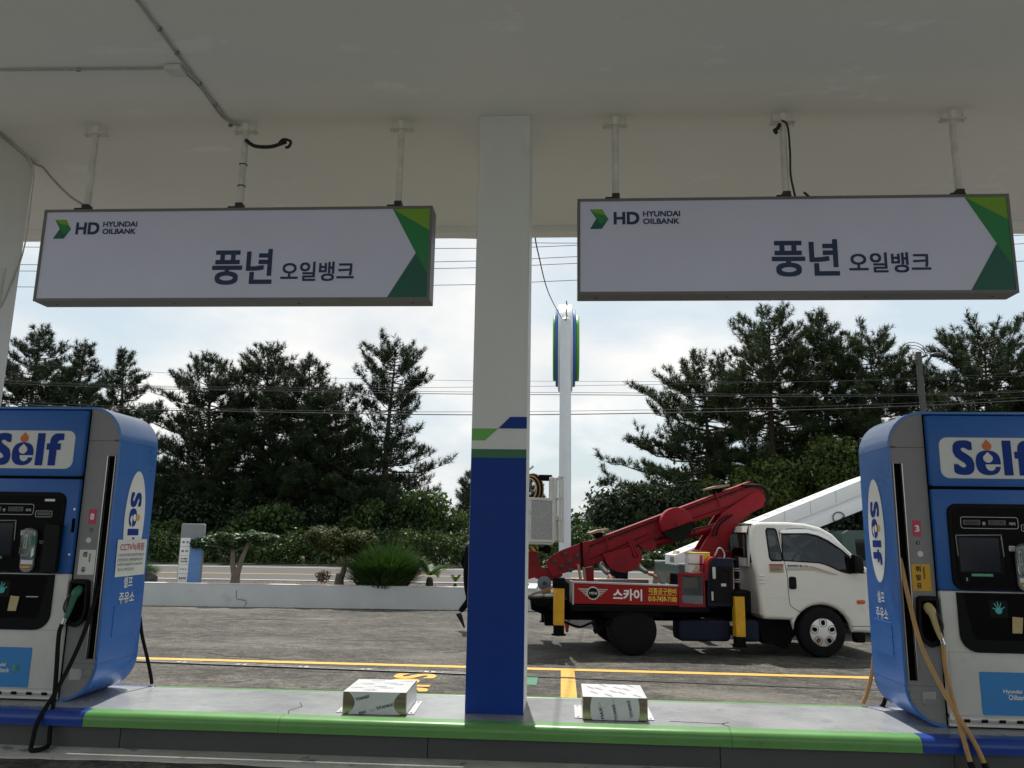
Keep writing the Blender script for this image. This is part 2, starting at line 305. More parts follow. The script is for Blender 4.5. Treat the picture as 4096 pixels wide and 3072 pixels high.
    def lathe(s, prof, n=24, axis='z', c=(0, 0, 0)):
        """prof: list of (radius, height)"""
        vs = []; fs = []
        for r, h in prof:
            for k in range(n):
                a = 2*PI*k/n; x, y = r*math.cos(a), r*math.sin(a)
                p = (x, y, h) if axis == 'z' else ((x, h, y) if axis == 'y' else (h, x, y))
                vs.append((p[0]+c[0], p[1]+c[1], p[2]+c[2]))
        for i in range(len(prof)-1):
            for k in range(n): j = (k+1) % n; fs.append((i*n+k, i*n+j, (i+1)*n+j, (i+1)*n+k))
        fs.append(tuple(range(n))); fs.append(tuple((len(prof)-1)*n+k for k in range(n)))
        return s.add(vs, fs)
    def ball(s, c, r, n=10, sc_=(1, 1, 1)):
        prof = [(max(.001, r*math.sin(PI*i/n)), -r*math.cos(PI*i/n)) for i in range(n+1)]
        b = len(s.v); s.lathe(prof, n+4)
        for i in range(b, len(s.v)):
            v = s.v[i]; s.v[i] = (c[0]+v[0]*sc_[0], c[1]+v[1]*sc_[1], c[2]+v[2]*sc_[2])
        return s
    def face(s, pts): return s.add(pts, [tuple(range(len(pts)))])
    def xform(s, mtx, start=0):
        for i in range(start, len(s.v)): s.v[i] = tuple(mtx @ Vector(s.v[i]))
        return s
    def build(s, name, mats, parent=None, ang=38, normals=True):
        me = bpy.data.meshes.new(name); me.from_pydata(s.v, [], s.f)
        mats = mats if isinstance(mats, (list, tuple)) else [mats]
        for m_ in mats: me.materials.append(m_)
        if len(mats) > 1: me.polygons.foreach_set('material_index', s.m)
        if normals:
            bm = bmesh.new(); bm.from_mesh(me); bmesh.ops.recalc_face_normals(bm, faces=bm.faces[:]); bm.to_mesh(me); bm.free()
        if ang:
            me.polygons.foreach_set('use_smooth', [True]*len(me.polygons)); me.set_sharp_from_angle(angle=math.radians(ang))
        me.update(); o = bpy.data.objects.new(name, me); COL.objects.link(o)
        if parent: o.parent = parent
        return o
def np_mesh(name, V, Fc, m_, parent=None):
    V = np.asarray(V, np.float32); Fc = np.asarray(Fc, np.int32); k = Fc.shape[1]
    me = bpy.data.meshes.new(name); me.vertices.add(len(V)); me.vertices.foreach_set('co', V.ravel())
    me.loops.add(Fc.size); me.loops.foreach_set('vertex_index', Fc.ravel()); me.polygons.add(len(Fc))
    me.polygons.foreach_set('loop_start', np.arange(len(Fc), dtype=np.int32)*k); me.update(calc_edges=True); me.validate()
    me.materials.append(m_); o = bpy.data.objects.new(name, me); COL.objects.link(o)
    if parent: o.parent = parent
    return o
def thing(name, label, cat, loc=(0, 0, 0), rz=0, group=None):
    o = bpy.data.objects.new(name, None); COL.objects.link(o); o.location = loc; o.rotation_euler = (0, 0, rz)
    o.empty_display_size = .2; o['label'] = label; o['category'] = cat
    if group: o['group'] = group
    return o
def tag(o, label, cat, group=None):
    o['label'] = label; o['category'] = cat
    if group: o['group'] = group
    return o
def struct(o): o['kind'] = 'structure'; return o
def dup(o, parent=None):
    c = o.copy(); COL.objects.link(c); c.parent = parent
    for ch in list(o.children): dup(ch, c)
    return c
FONTC = {}
def load_glyphs(words):
    """convert every printed word in one go, one line each (loading the font is slow)"""
    c = bpy.data.curves.new('lettering', 'FONT'); c.resolution_u = 4; c.space_line = 4; c.body = '\n'.join(words)
    o = bpy.data.objects.new('lettering', c); me = bpy.data.meshes.new_from_object(o)
    v = np.zeros(len(me.vertices)*3); me.vertices.foreach_get('co', v); v = v.reshape(-1, 3)[:, :2]
    step = 4.0*1.0; line = np.round((.35-v[:, 1])/step).astype(int); faces = [[] for _ in words]
    for p in me.polygons: faces[line[p.vertices[0]]].append(tuple(p.vertices))
    for k, w in enumerate(words):
        idx = np.where(line == k)[0]; mp = {int(i): n for n, i in enumerate(idx)}
        FONTC[w] = (v[idx]+np.array([0, step*k]), [tuple(mp[i] for i in f) for f in faces[k]])
    bpy.data.objects.remove(o); bpy.data.curves.remove(c); bpy.data.meshes.remove(me)
def glyphs(body):
    if body not in FONTC: load_glyphs([body])
    return FONTC[body]
load_glyphs(['HD', 'HYUNDAI', 'OILBANK', '풍년', '오일뱅크', 'Self', 'S', 'l', 'f', 'TITAMAX', 'MAX', 'PE. Protect', 'Surface Film', '8', '3', '2', '경', '유', '휘', '발', 'Diesel', 'Gasoline', '셀프', '주유소',
 '원', '리터', '80000', '57.142', '신용카드를 뽑아주십시오 감사합니다', '보너스', '카드', '현금 투입', '영수증', 'Hyundai', 'Oilbank', 'CCTV녹화중', '1.주유소에 쓰레기 버리시면 안됩니다.', '2.개인쓰레기는 종량제봉투에 담아', '3.지정된곳에(클린하우스)버리셔야', '합니다. 부탁드립니다.',
 'MINI', '스카이', '각종공구완비', '010-7459-7100', 'BONGO III', '1 TON', '경 유', '등 유', '카드할인', '포인트적립', '서 비 스', '품질적합'])
def text(mb, body, O, R, U, cx, cy, w=None, h=None, off=.0, rot=0.0):
    """flat print: fit the word into w x h (either may be None to keep proportion) centred on (cx,cy) of the plane; off emboldens"""
    v, f = glyphs(body); lo = v.min(0)-off; hi = v.max(0)+off; d = hi-lo
    if w is None: w = h*d[0]/d[1]
    if h is None: h = w*d[1]/d[0]
    O, R, U = Vector(O), Vector(R), Vector(U); ca, sa = math.cos(rot), math.sin(rot); nn = R.cross(U).normalized()
    shifts = [(0, 0)] if off <= 0 else [(sx*off, sy*off) for sx in (-1, 0, 1) for sy in (-1, 0, 1)]
    for k, (dx, dy) in enumerate(shifts):
        out = []; Ok = O+nn*(k*.00012)
        for x, y in v:
            px = ((x+dx-lo[0])/d[0]-.5)*w; py = ((y+dy-lo[1])/d[1]-.5)*h
            out.append(Ok+R*(cx+px*ca-py*sa)+U*(cy+px*sa+py*ca))
        mb.add(out, f)
    return mb
def flat(mb, poly, O, R, U):
    O, R, U = Vector(O), Vector(R), Vector(U); pts = [O+R*p[0]+U*p[1] for p in poly]
    if len(poly) <= 4: mb.face(pts)
    else: mb.add(pts, [tuple(t) for t in tessellate_polygon([[Vector((p[0], p[1], 0)) for p in poly]])])
    return mb
def bez(p, n=8):
    """smooth path through the points (Catmull-Rom)"""
    P = [Vector(q) for q in p]; P = [P[0]*2-P[1]]+P+[P[-1]*2-P[-2]]; out = []
    for i in range(1, len(P)-2):
        for k in range(n):
            t = k/n; a, b, c, d = P[i-1], P[i], P[i+1], P[i+2]
            out.append(.5*((2*b)+(c-a)*t+(2*a-5*b+4*c-d)*t*t+(3*b-a-3*c+d)*t**3))
    out.append(P[-2]); return out
X, Y, Z = (1, 0, 0), (0, 1, 0), (0, 0, 1)
#SECTIONS
# ------------------------------------------------------------------ ground
GP = [(-60, -.04), (5.7, -.04), (10, -.12), (18.6, -.12), (22.3, .085), (24, .085)]
def gz(y):
    for (a, za), (b, zb) in zip(GP, GP[1:]):
        if a <= y <= b: return za+(zb-za)*(y-a)/(b-a)
    return GP[-1][1]
def strip(name, m_, x0, x1, y0, y1, dz, slant=0.0, n=8):
    """sheet lying on the forecourt"""
    ys = sorted(set([y0, y1]+[p[0] for p in GP if y0 < p[0] < y1])); mb = MB()
    for a, b in zip(ys, ys[1:]):
        mb.face([(x0, a+slant*x0, gz(a)+dz), (x1, a+slant*x1, gz(a)+dz), (x1, b+slant*x1, gz(b)+dz), (x0, b+slant*x0, gz(b)+dz)])
    return mb.build(name, m_, ang=0, normals=False)
struct(strip('forecourt', MATS['asphalt'], -60, 60, -60, 24, 0))
struct(strip('bounce_apron', mat('bounce slab concrete', (.24, .235, .215), .85, var=.15, vs=1.2, bump=.3, bs=30), -9.5, 8.5, -14.9, 5.05, .004))  # pale slab out of view, added to bounce light up to the ceiling
mb = MB(); mb.face([(-900, -900, -.2), (900, -900, -.2), (900, 1500, -.2), (-900, 1500, -.2)]); struct(mb.build('ground', M['terrain'], ang=0))
RD = .1                                                       # road runs slightly oblique: dy/dx
def roadstrip(name, m_, y0, y1, z, x0=-160, x1=160):
    mb = MB(); mb.face([(x0, y0+RD*x0, z), (x1, y0+RD*x1, z), (x1, y1+RD*x1, z), (x0, y1+RD*x0, z)]); return struct(mb.build(name, m_, ang=0, normals=False))
roadstrip('road', M['road'], 22.6, 34.2, .10)
roadstrip('road_marking', M['roadyellow'], 27.25, 27.45, .105); roadstrip('road_marking', M['roadwhite'], 32.35, 32.6, .105); roadstrip('road_marking', M['roadwhite'], 23.3, 23.5, .105)
roadstrip('verge', M['terrain'], 34.2, 140, .14)
# painted lines on the forecourt, steel trench drain, sealed joint
struct(strip('yellow_line_marking', M['markyel'], -9, 9, 9.97, 10.13, .005, -.004))
struct(strip('yellow_line_marking', M['markyel'], -.005, .155, 8.1, 9.965, .005))
struct(strip('green_patch_marking', M['markgreen'], -.60, -.26, 8.87, 9.50, .004))
zd = gz(9.5)
dj = lambda x: 9.41-.075*x
mb = MB(); mb.face([(-9, dj(-9)-.035, zd+.012), (9, dj(9)-.035, zd+.012), (9, dj(9)+.035, zd+.012), (-9, dj(-9)+.035, zd+.012)]); struct(mb.build('joint_sealant', M['seal'], ang=0))
for k in range(11):
    x0 = -9.1+k*.76; x1 = x0+.752; mb = MB()
    for a, b in ((-.055, -.03), (.03, .05)): mb.face([(x0, dj(x0)+a, zd+.017), (x1, dj(x1)+a, zd+.017), (x1, dj(x1)+b, zd+.017), (x0, dj(x0)+b, zd+.017)])
    for q in (x0+.01, x1-.06): mb.face([(q, dj(q)-.03, zd+.017), (q+.05, dj(q)-.03, zd+.017), (q+.05, dj(q)+.03, zd+.017), (q, dj(q)+.03, zd+.017)])
    struct(mb.build('drain_cover', M['drainsteel'], ang=0))
# the word on the ground, read from the far side
mb = MB(); text(mb, 'Self', (-1.60, 8.84, gz(8.84)+.006), (.06, -1, .0186), (1, .06, -.0011), 0, 0, w=1.16, h=.47, off=.03)
struct(mb.build('painted_word', M['markyel'], ang=0))

rng = random.Random(11)
for x0, y0, dx, dy, n_ in ((2.2, 10.4, .12, -.14, 9), (2.6, 10.9, .2, -.08, 8), (-3.6, 12.2, .22, .03, 10), (-6.2, 14.6, .25, .06, 9), (-1.6, 11.2, .16, .10, 8), (-4.6, 10.6, .2, -.05, 7)):
    pts = [(x0, y0)]
    for k in range(n_): pts.append((pts[-1][0]+dx*rng.uniform(.3, 1.4), pts[-1][1]+dy*rng.uniform(-.4, 1.8)+rng.uniform(-.05, .05)))
    b_ = MB(); b_.tube([(x, y, gz(y)+.0005) for x, y in pts], .006, 4); struct(b_.build('pavement_crack', M['seal']))

# ------------------------------------------------------------------ pump island
ZI = .2
mb = MB(); mb.prism([(5.735, -.1), (6.62, -.1), (6.62, ZI), (5.735, ZI)], 'x', -9, 9)
isl = struct(mb.build('pump_island', M['isl'], ang=0))
rng = random.Random(3)
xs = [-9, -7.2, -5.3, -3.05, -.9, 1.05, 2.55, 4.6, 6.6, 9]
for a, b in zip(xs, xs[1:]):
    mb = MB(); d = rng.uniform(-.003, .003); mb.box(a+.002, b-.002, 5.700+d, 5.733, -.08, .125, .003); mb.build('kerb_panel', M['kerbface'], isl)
def bumper(x0, x1, m_):
    prof = [(5.648, .112)]+[(5.70-.052*math.cos(t), .152+.052*math.sin(t)) for t in np.linspace(-.2, PI*.5, 9)]+[(5.78, .2055), (5.78, .11)]
    mb = MB(); mb.prism(prof, 'x', x0+.0015, x1-.0015); return mb.build('bumper_strip', m_, isl)
for a, b, m_ in ((-9, -5.6, M['kblue']), (-5.6, -3.30, M['kblue']), (-3.30, -1.92, M['kgreen']), (-1.92, 1.12, M['kgreen']), (1.12, 2.335, M['kgreen']), (2.335, 5.2, M['kblue']), (5.2, 9, M['kblue'])): bumper(a, b, m_)
for a, b, m_ in ((-9, -3.3, M['kblue']), (-3.3, 2.35, M['kgreen']), (2.35, 9, M['kblue'])):
    mb = MB(); mb.box(a+.002, b-.002, 6.622, 6.665, .09, .2035, .012, 2); mb.build('bumper_strip', m_, isl)
for pts in ([(1.12, 5.74), (1.14, 5.82), (1.10, 5.9), (1.16, 5.95)], [(-1.93, 5.74), (-1.90, 5.80), (-1.94, 5.9), (-1.89, 6.05), (-1.95, 6.2)], [(.75, 5.93), (.95, 5.915), (1.12, 5.90)]):
    b_ = MB(); b_.tube([(x, y, ZI+.0005) for x, y in pts], .0028, 4); b_.build('crack', M['seal'], isl)
# worn concrete gutter with a broken edge in front of the island
mb = MB(); rng = random.Random(5); n = 130
e0 = [5.725 for k in range(n+1)]; e1 = [5.42+.02*math.sin(k*.31)+rng.uniform(-.012, .012)+(.03 if rng.random() < .06 else 0) for k in range(n+1)]
vs = []; fs = []
for k in range(n+1): x = -9+18*k/n; vs += [(x, e0[k], -.033), (x, e1[k], -.033), (x, e1[k]-.006, -.041)]
for k in range(n): fs += [(3*k, 3*k+1, 3*k+4, 3*k+3), (3*k+1, 3*k+2, 3*k+5, 3*k+4)]
mb.add(vs, fs); struct(mb.build('gutter', M['conc'], ang=0))

# ------------------------------------------------------------------ canopy
CZ = 4.842
cano = thing('station_canopy', 'flat white painted concrete canopy over the fuel pumps', 'canopy', (0, 0, 0))
mb = MB(); mb.prism([(-3.4, CZ), (6.05, CZ), (6.22, CZ-.004), (6.40, CZ-.022), (6.65, CZ-.057), (7.80, CZ-.225), (7.80, 5.6), (-3.4, 5.6)], 'x', -8.6, 7.6); mb.build('ceiling_slab', M['ceil'], cano, ang=50)
mb = MB(); mb.box(-8.6, 7.6, 7.802, 7.96, CZ-.303, 5.75, .012); mb.build('edge_beam', M['ceil'], cano)
# centre column with painted bands on its face
def column(x0, x1, y0, y1, label, bands):
    t = thing('canopy_column', label, 'column', ((x0+x1)/2, (y0+y1)/2, ZI), group='columns carrying the canopy'); cx, cy = (x0+x1)/2, (y0+y1)/2
    mb = MB(); mb.box(x0-cx, x1-cx, y0-cy, y1-cy, .0, CZ-ZI+.002, .006); mb.build('shaft', M['colw'], t)
    def band(poly, m_):
        mb = MB(); mb.prism([(p[0]-cx, p[1]-ZI) for p in poly], 'y', y0-cy-.0035, y0-cy+.002); mb.build('painted_band', m_, t, ang=0)
    if bands:
        band([(x0+.002, ZI+.002), (x1-.002, ZI+.002), (x1-.002, 2.028), (x0+.002, 2.028)], M['colblue']); band([(x0+.002, 2.0285), (x1-.002, 2.0285), (x1-.002, 2.093), (x0+.002, 2.093)], M['dgreen'])
        band([(x0+.002, 2.159), (-.585, 2.159), (-.486, 2.2505), (x0+.002, 2.2505)], M['lgreen']); band([(-.484, 2.2515), (x1-.002, 2.2515), (x1-.002, 2.341), (-.395, 2.341)], M['colblue'])
    return t
column(-.688, -.266, 5.995, 6.52, 'white square column with deep blue base and green band between the two signs', True)
column(-5.36, -4.915, 5.995, 6.615, 'plain white square column behind the pump marked 8', False)
# ceiling conduit, junction box, cable clips
def ceilz(y): return CZ if y < 6.05 else CZ-.057*(y-6.05)/.6 if y < 6.65 else CZ-.057-.168*(y-6.65)/1.15
t = thing('ceiling_conduit', 'thin white conduit with junction box running along the canopy ceiling', 'conduit', (-2.8, 5.2, CZ))
def cpath(pts, r, name, m_, par=t, o=(2.8, -5.2, -CZ)):
    mb = MB(); mb.tube([(x+o[0], y+o[1], z+o[2]) for x, y, z in bez(pts, 5)], r, 7); return mb.build(name, m_, par)
cz = CZ-.014
cpath([(-2.70, -.5, cz), (-2.73, 2.5, cz), (-2.765, 4.47, cz), (-2.785, 5.1, cz), (-2.80, 5.8, cz), (-2.80, 5.95, cz), (-2.72, 6.04, cz-.01)], .011, 'pipe', M['pipeg'])
cpath([(-8.4, 5.06, cz), (-6, 5.13, cz), (-4.22, 5.185, cz), (-2.92, 5.21, cz)], .009, 'pipe', M['pipeg'])
cpath([(-2.84, 5.25, cz), (-2.81, 5.5, cz), (-2.825, 5.9, cz), (-2.76, 6.03, cz-.01)], .007, 'cable', M['pipeg'])
mb = MB(); mb.box(-.15, -.02, -.035, .085, -.045, -.001, .008); mb.build('junction_box', M['pipew'], t)
for x, y in ((-3.62, 5.2), (-2.775, 5.02), (-2.79, 5.42), (-2.80, 5.72), (-2.81, 6.05), (-2.765, 4.75)):
    mb = MB(); mb.box(x+2.8-.017, x+2.8+.017, y-5.2-.006, y-5.2+.006, -.03, -.0005, .002); mb.build('clip', M['pgrey'], t)
t2 = thing('ceiling_cable', 'grey cable bundle running from the plain column along the ceiling to the sign', 'cable', (-4.9, 6.1, CZ))
cpath([(-4.90, 4.5, cz), (-4.90, 5.6, cz), (-4.90, 6.1, cz-.006), (-4.90, 6.57, ceilz(6.57)-.012), (-4.764, 6.520, 4.707), (-4.583, 6.420, 4.542), (-4.282, 6.250, 4.294), (-4.011, 6.080, 4.123)], .011, 'cable', M['pipeg'], t2, (4.9, -6.1, -CZ))
cpath([(-4.95, 4.5, cz-.01), (-4.945, 5.6, cz-.012), (-4.908, 6.1, cz-.012), (-4.898, 6.55, ceilz(6.55)-.03), (-4.905, 6.62, 4.4), (-4.908, 6.61, 3.9), (-4.905, 6.46, 3.4), (-4.905, 6.42, 3.38), (-4.903, 6.43, 3.7)], .006, 'cable', M['pipew'], t2, (4.9, -6.1, -CZ))

# ------------------------------------------------------------------ hanging signs
def hanging_sign(x0, x1, z0, z1, hang, label, rot=0.0):
    W, H, D = x1-x0, z1-z0, .185; y0 = 5.965
    t = thing('hanging_sign', label, 'sign', (x0, y0, z0), rot, 'signs hanging under the canopy')
    fr = .022
    mb = MB(); mb.box(0, W, .012, D, 0, H, .004); mb.build('sign_box', M['alu'], t)
    mb = MB(); o = [(0, 0), (W, 0), (W, H), (0, H)]; i = [(fr, fr), (W-fr, fr), (W-fr, H-fr), (fr, H-fr)]; mb.prism(o, 'y', 0, .013, holes=[i]); mb.build('rim', M['alu'], t, ang=0)
    mb = MB(); mb.prism(i, 'y', .006, .012); face = mb.build('face_panel', M['signface'], t, ang=0)
    P = lambda d=.0: ((0, .006-.002-d, 0), X, Z)
    def pf(name, poly, m_): b = MB(); flat(b, poly, *P()); b.build(name, m_, face, ang=0, normals=False)
    a = W*.900; ap = W*.962; R_ = W-fr; T_ = H-fr; B_ = fr
    pf('chevron_panel', [(a, T_), (R_, T_*.76), (R_, T_)], M['g1']); pf('chevron_panel', [(a, T_), (ap, H*.495), (R_, H*.27), (R_, T_*.76)], M['g2']); pf('chevron_panel', [(a-.015, B_), (R_, B_), (R_, H*.27), (ap, H*.495)], M['g3'])
    L0, tv = .098, H-.088                         # emblem
    e = lambda u, v: (L0+u, tv-v)
    pf('emblem', [e(.0, 0), e(.098, 0), e(.125, .050), e(.045, .034)], M['g1']); pf('emblem', [e(.0, 0), e(.045, .034), e(.125, .050), e(.147, .083), e(.09, .125), e(.05, .08)], M['g2']); pf('emblem', [e(.05, .08), e(.09, .125), e(.147, .083), e(.095, .165), e(0, .165)], M['g3'])
    def wr(body, u0, u1, v0, v1, off): b = MB(); text(b, body, *P(), (u0+u1)/2, H-(v0+v1)/2, u1-u0, v1-v0, off); b.build('lettering', M['navy'], face, ang=0, normals=False)
    wr('HD', .285, .487, .113, .218, .035); wr('HYUNDAI', .515, .805, .108, .155, .03); wr('OILBANK', .515, .798, .170, .217, .03)
    k = W/3.26
    wr('풍년', 1.475*k, 1.975*k, .355, .655, .024); wr('오일뱅크', 2.045*k, 2.645*k, .465, .628, .02)
    for u in (.15, W*.35, W*.67, W-.15):
        b = MB(); b.lathe([(.009, -.004), (.009, 0)], 8, c=(u, .09, 0)); b.build('screw', M['dsteel'], t)
    for n_, hx in enumerate(hang):
        x = hx-x0; hy = .095; cl = ceilz(y0+hy)-z0; ht = cl-.075
        b = MB(); b.tube([(x, hy, H+.03), (x, hy, ht)], .027, 12); hp = b.build('hanger_pipe', M['pipew'], t)
        b = MB(); b.box(x-.10, x+.10, hy-.035, hy+.035, ht-.003, ht+.006, .002); b.build('ceiling_plate', M['pipew'], hp)
        for sx in (-1, 1):
            b = MB(); b.tube([(x+sx*.082, hy-.0, ht-.025), (x+sx*.082, hy, cl+.002)], .008, 6); b.build('bolt', M['pipew'], hp)
        b = MB(); b.tube([(x, hy, ht), (x, hy, cl+.002)], .028, 10); b.build('mortar_collar', M['ceil'], hp)
        b = MB(); b.box(x-.03, x+.03, hy-.035, hy+.035, H-.002, H+.075, .004); b.build('clamp', M['dsteel'], hp)
        b = MB(); b.tube([(x-.085, hy-.036, H+.03), (x+.03, hy-.036, H+.03)], .009, 6); b.build('bolt', M['dsteel'], hp)
    return t
s1 = hanging_sign(-4.29, -1.045, 3.262, 4.048, (-3.99, -2.675, -1.345), 'white fuel station sign hanging between the plain column and the blue based column')
s2 = hanging_sign(.115, 3.42, 3.30, 4.092, (.424, 1.77, 3.10), 'white fuel station sign with dark text hanging above the parked red boom truck', math.radians(-.15))
# loose wiring on the middle hangers
b = MB(); b.tube([(p[0]+4.29, p[1]-5.965, p[2]-3.262) for p in bez([(-2.66, 6.03, 4.68), (-2.58, 6.03, 4.625), (-2.45, 6.03, 4.615), (-2.36, 6.03, 4.64), (-2.31, 6.03, 4.66)], 5)], .016, 7); b.build('cable', M['wire'], s1)
b = MB(); b.tube([(p[0]+4.29, p[1]-5.965, p[2]-3.262) for p in bez([(-2.37, 6.03, 4.65), (-2.33, 6.02, 4.675), (-2.27, 6.02, 4.655), (-2.28, 6.02, 4.61), (-2.31, 6.02, 4.60)], 4)], .012, 7); b.build('cable', M['wire'], s1)
for zz_ in (.30, .62):
    b = MB(); b.tube([(1.615+.030*math.cos(a), .095+.030*math.sin(a), .786+.05+zz_*.60) for a in np.linspace(0, 2*PI, 13)[:-1]], .005, 5, closed=True); b.build('cable_tie', M['wire'], s1)
b = MB(); b.tube([(p[0]-.115, p[1]-5.965, p[2]-3.30) for p in bez([(1.75, 6.03, 4.775), (1.80, 6.03, 4.73), (1.81, 6.03, 4.5), (1.805, 6.03, 4.3), (1.83, 6.02, 4.10)], 5)], .008, 6); b.build('cable', M['wire'], s2)
b = MB(); b.tube([(p[0]-.115, p[1]-5.965, p[2]-3.30) for p in bez([(1.74, 6.03, 4.74), (1.72, 6.02, 4.70), (1.695, 6.02, 4.68), (1.715, 6.02, 4.655)], 4)], .016, 6); b.build('cable', M['wire'], s2)
b = MB(); b.tube([(1.85, .09, .79), (1.82, .08, .83), (1.79, .08, .86)], .010, 6); b.build('cable', M['wire'], s2)
b = MB(); b.tube([(1.72, .09, .785), (1.735, .08, .82)], .007, 6); b.build('cable', M['wire'], s1)

# ------------------------------------------------------------------ stainless boxes in printed film
def film_box(x0, x1, y0, y1, h, label, kind, rz=0):
    w, d = x1-x0, y1-y0; t = thing('metal_cover_box', label, 'metal box', ((x0+x1)/2, (y0+y1)/2, ZI), rz, 'metal boxes screwed to the island')
    mb = MB(); mb.box(-w/2, w/2, -d/2+.002, d/2, .004, h, .003); mb.build('cover', M['mirror'], t)
    for sx in (-1, 1):
        mb = MB(); mb.box(min(sx*w/2, sx*(w/2+.052)), max(sx*w/2, sx*(w/2+.052)), -d/2+.04, d/2-.03, .002, .006); fl = mb.build('flange', M['film'], t)
        for yy in (-d/2+.07, d/2-.07):
            b = MB(); b.lathe([(.007, .0062), (.007, .0085)], 8, c=(sx*(w/2+.028), yy, 0)); b.build('screw', M['dsteel'], fl)
    mb = MB(); flat(mb, [(-w/2+.002, -d/2), (w/2-.002, -d/2), (w/2-.002, d/2), (-w/2+.002, d/2)], (0, 0, h+.0022), X, Y); tp = mb.build('top_film', M['film'], t, ang=0)
    mb = MB(); flat(mb, [(-d/2+.004, .004), (d/2-.004, .004), (d/2-.004, h-.002), (-d/2+.004, h-.002)], (w/2+.002, 0, 0), Y, Z); mb.build('side_film', M['film'], t, ang=0)
    pin = .047*w/.45; ins = .066
    arcL = [(-w/2+ins+pin*(1-(2*k/8-1)**2)*(1 if kind == 0 else -.25), h*k/8*.985) for k in range(9)]
    arcR = [(w/2-ins-pin*(1-(2*k/8-1)**2)*(1 if kind == 0 else -.25), h*k/8*.985) for k in range(8, -1, -1)]
    if kind == 0: arcL = [(a+.0-pin*.55, b) for a, b in arcL]; arcR = [(a+pin*.55, b) for a, b in arcR]
    mb = MB(); flat(mb, arcL+arcR, (0, -d/2-.0015, .004), X, Z); ff = mb.build('front_film', M['film'], t, ang=0)
    P = ((0, -d/2-.0035, 0), X, Z)
    def word(par, m_, *a, **k): w_ = MB(); text(w_, *a, **k); w_.build('printed_word', m_, par, ang=0, normals=False)
    tb, tg = M['titablue'], M['titagrey']
    if kind == 0:
        for cx, cy, s in ((.075, .058, .125), (-.085, .112, .10)): word(ff, tb, 'TITAMAX', *P, cx, cy, s, .021, .03, rot=.26)
        word(ff, tb, 'MAX', *P, -.08, .016, .05, .019, .03, rot=.26); word(ff, tb, 'PE. Protect', *P, -.012, .036, .035, .006, .0, rot=.26); word(ff, tb, 'Surface Film', *P, -.012, .028, .035, .006, .0, rot=.26)
    else:
        for cx, cy, s in ((.105, .082, .115), (.0, .058, .105), (-.093, .048, .075)): word(ff, tb, 'TITAMAX' if s > .08 else 'MAX', *P, cx, cy, s, .021, .03, rot=-1.9 if False else 1.25+.55)
        word(ff, tb, 'PE. Protect', *P, -.112, .10, .04, .006, .0, rot=1.8); word(ff, tb, 'Surface Film', *P, -.102, .10, .04, .006, .0, rot=1.8); word(ff, tb, 'PE. Protect', *P, -.01, .133, .03, .006, .0, rot=1.8)
    P = ((0, 0, h+.0038), X, Y)
    for i in range(-2, 3):
        for j in range(-1, 2):
            cx = (i*.11+j*.05) if kind == 0 else i*.1+.04*j; cy = j*.14+(.05 if i % 2 else -.04)
            if abs(cx) < w/2-.06 and abs(cy) < d/2-.05: word(tp, tg, 'TITAMAX', *P, cx, cy, .095, .017, .02, rot=.10 if kind == 0 else -1.02)
    return t
film_box(-1.546, -1.096, 5.858, 6.355, .150, 'steel box in white film with slanted blue print and curved film edges', 0, .03)
film_box(.149, .598, 5.898, 6.40, .152, 'steel box in white film whose blue print runs upward, beside the column', 1, -.0)

# ------------------------------------------------------------------ fuel pumps
def drop(cx, cy, w, h, n=14):
    pts = []
    for k in range(n+1):
        a = -PI*.5+PI*k/n*1.0; pts.append((cx+w/2*math.cos(a)*(1-.0), cy-h/2+w/2+w/2*math.sin(a)))
    r = [(cx, cy+h/2)]; right = []
    for k in range(-6, 7):
        a = k/6*1.9-PI/2; right.append((cx+w/2*math.cos(a), cy-h/2+w/2+w/2*math.sin(a)))
    return right+r
def self_word(par, O, R, U, cx, cy, w, h, drop_m, back_m):
    """the word with a drop over its e; the counter of the e is a second drop"""
    nrm = Vector(R).cross(Vector(U)).normalized(); O = Vector(O)
    for ch, a, b_ in (('S', -.5, -.243), ('l', .118, .228), ('f', .262, .5)):
        b = MB(); text(b, ch, O, R, U, cx+(a+b_)/2*w, cy, (b_-a)*w, h, .036 if ch != 'l' else .022); b.build('letter', M['selfblue'], par, ang=0, normals=False)
    ex, ey, ew, eh = cx-.07*w, cy-.145*h, .155*w, .355*h
    body = [(ex+ew*(abs(math.cos(t))**.8)*(1 if math.cos(t) >= 0 else -1), ey+eh*(abs(math.sin(t))**.8)*(1 if math.sin(t) >= 0 else -1)) for t in np.linspace(0, 2*PI, 33)[:-1]]
    b = MB(); flat(b, body, O, R, U); b.build('letter', M['selfblue'], par, ang=0, normals=False)
    b = MB(); flat(b, [(ex-.25*ew, ey-.13*eh), (ex+1.06*ew, ey-.13*eh), (ex+1.06*ew, ey-.31*eh), (ex+.55*ew, ey-.31*eh), (ex+.48*ew, ey-.52*eh), (ex+.22*ew, ey-.66*eh), (ex-.04*ew, ey-.60*eh), (ex-.2*ew, ey-.4*eh)], O+nrm*.0013, R, U); b.build('counter', back_m, par, ang=0, normals=False)
    b = MB(); flat(b, drop(ex, cy+.37*h, .118*w, .33*h), O, R, U); b.build('drop', drop_m, par, ang=0, normals=False)
    b = MB(); flat(b, drop(ex, ey+.44*eh, .12*w, .31*h), O+nrm*.0013, R, U); b.build('drop', back_m, par, ang=0, normals=False)
PW, PD, PHT = 1.45, .57, 2.2
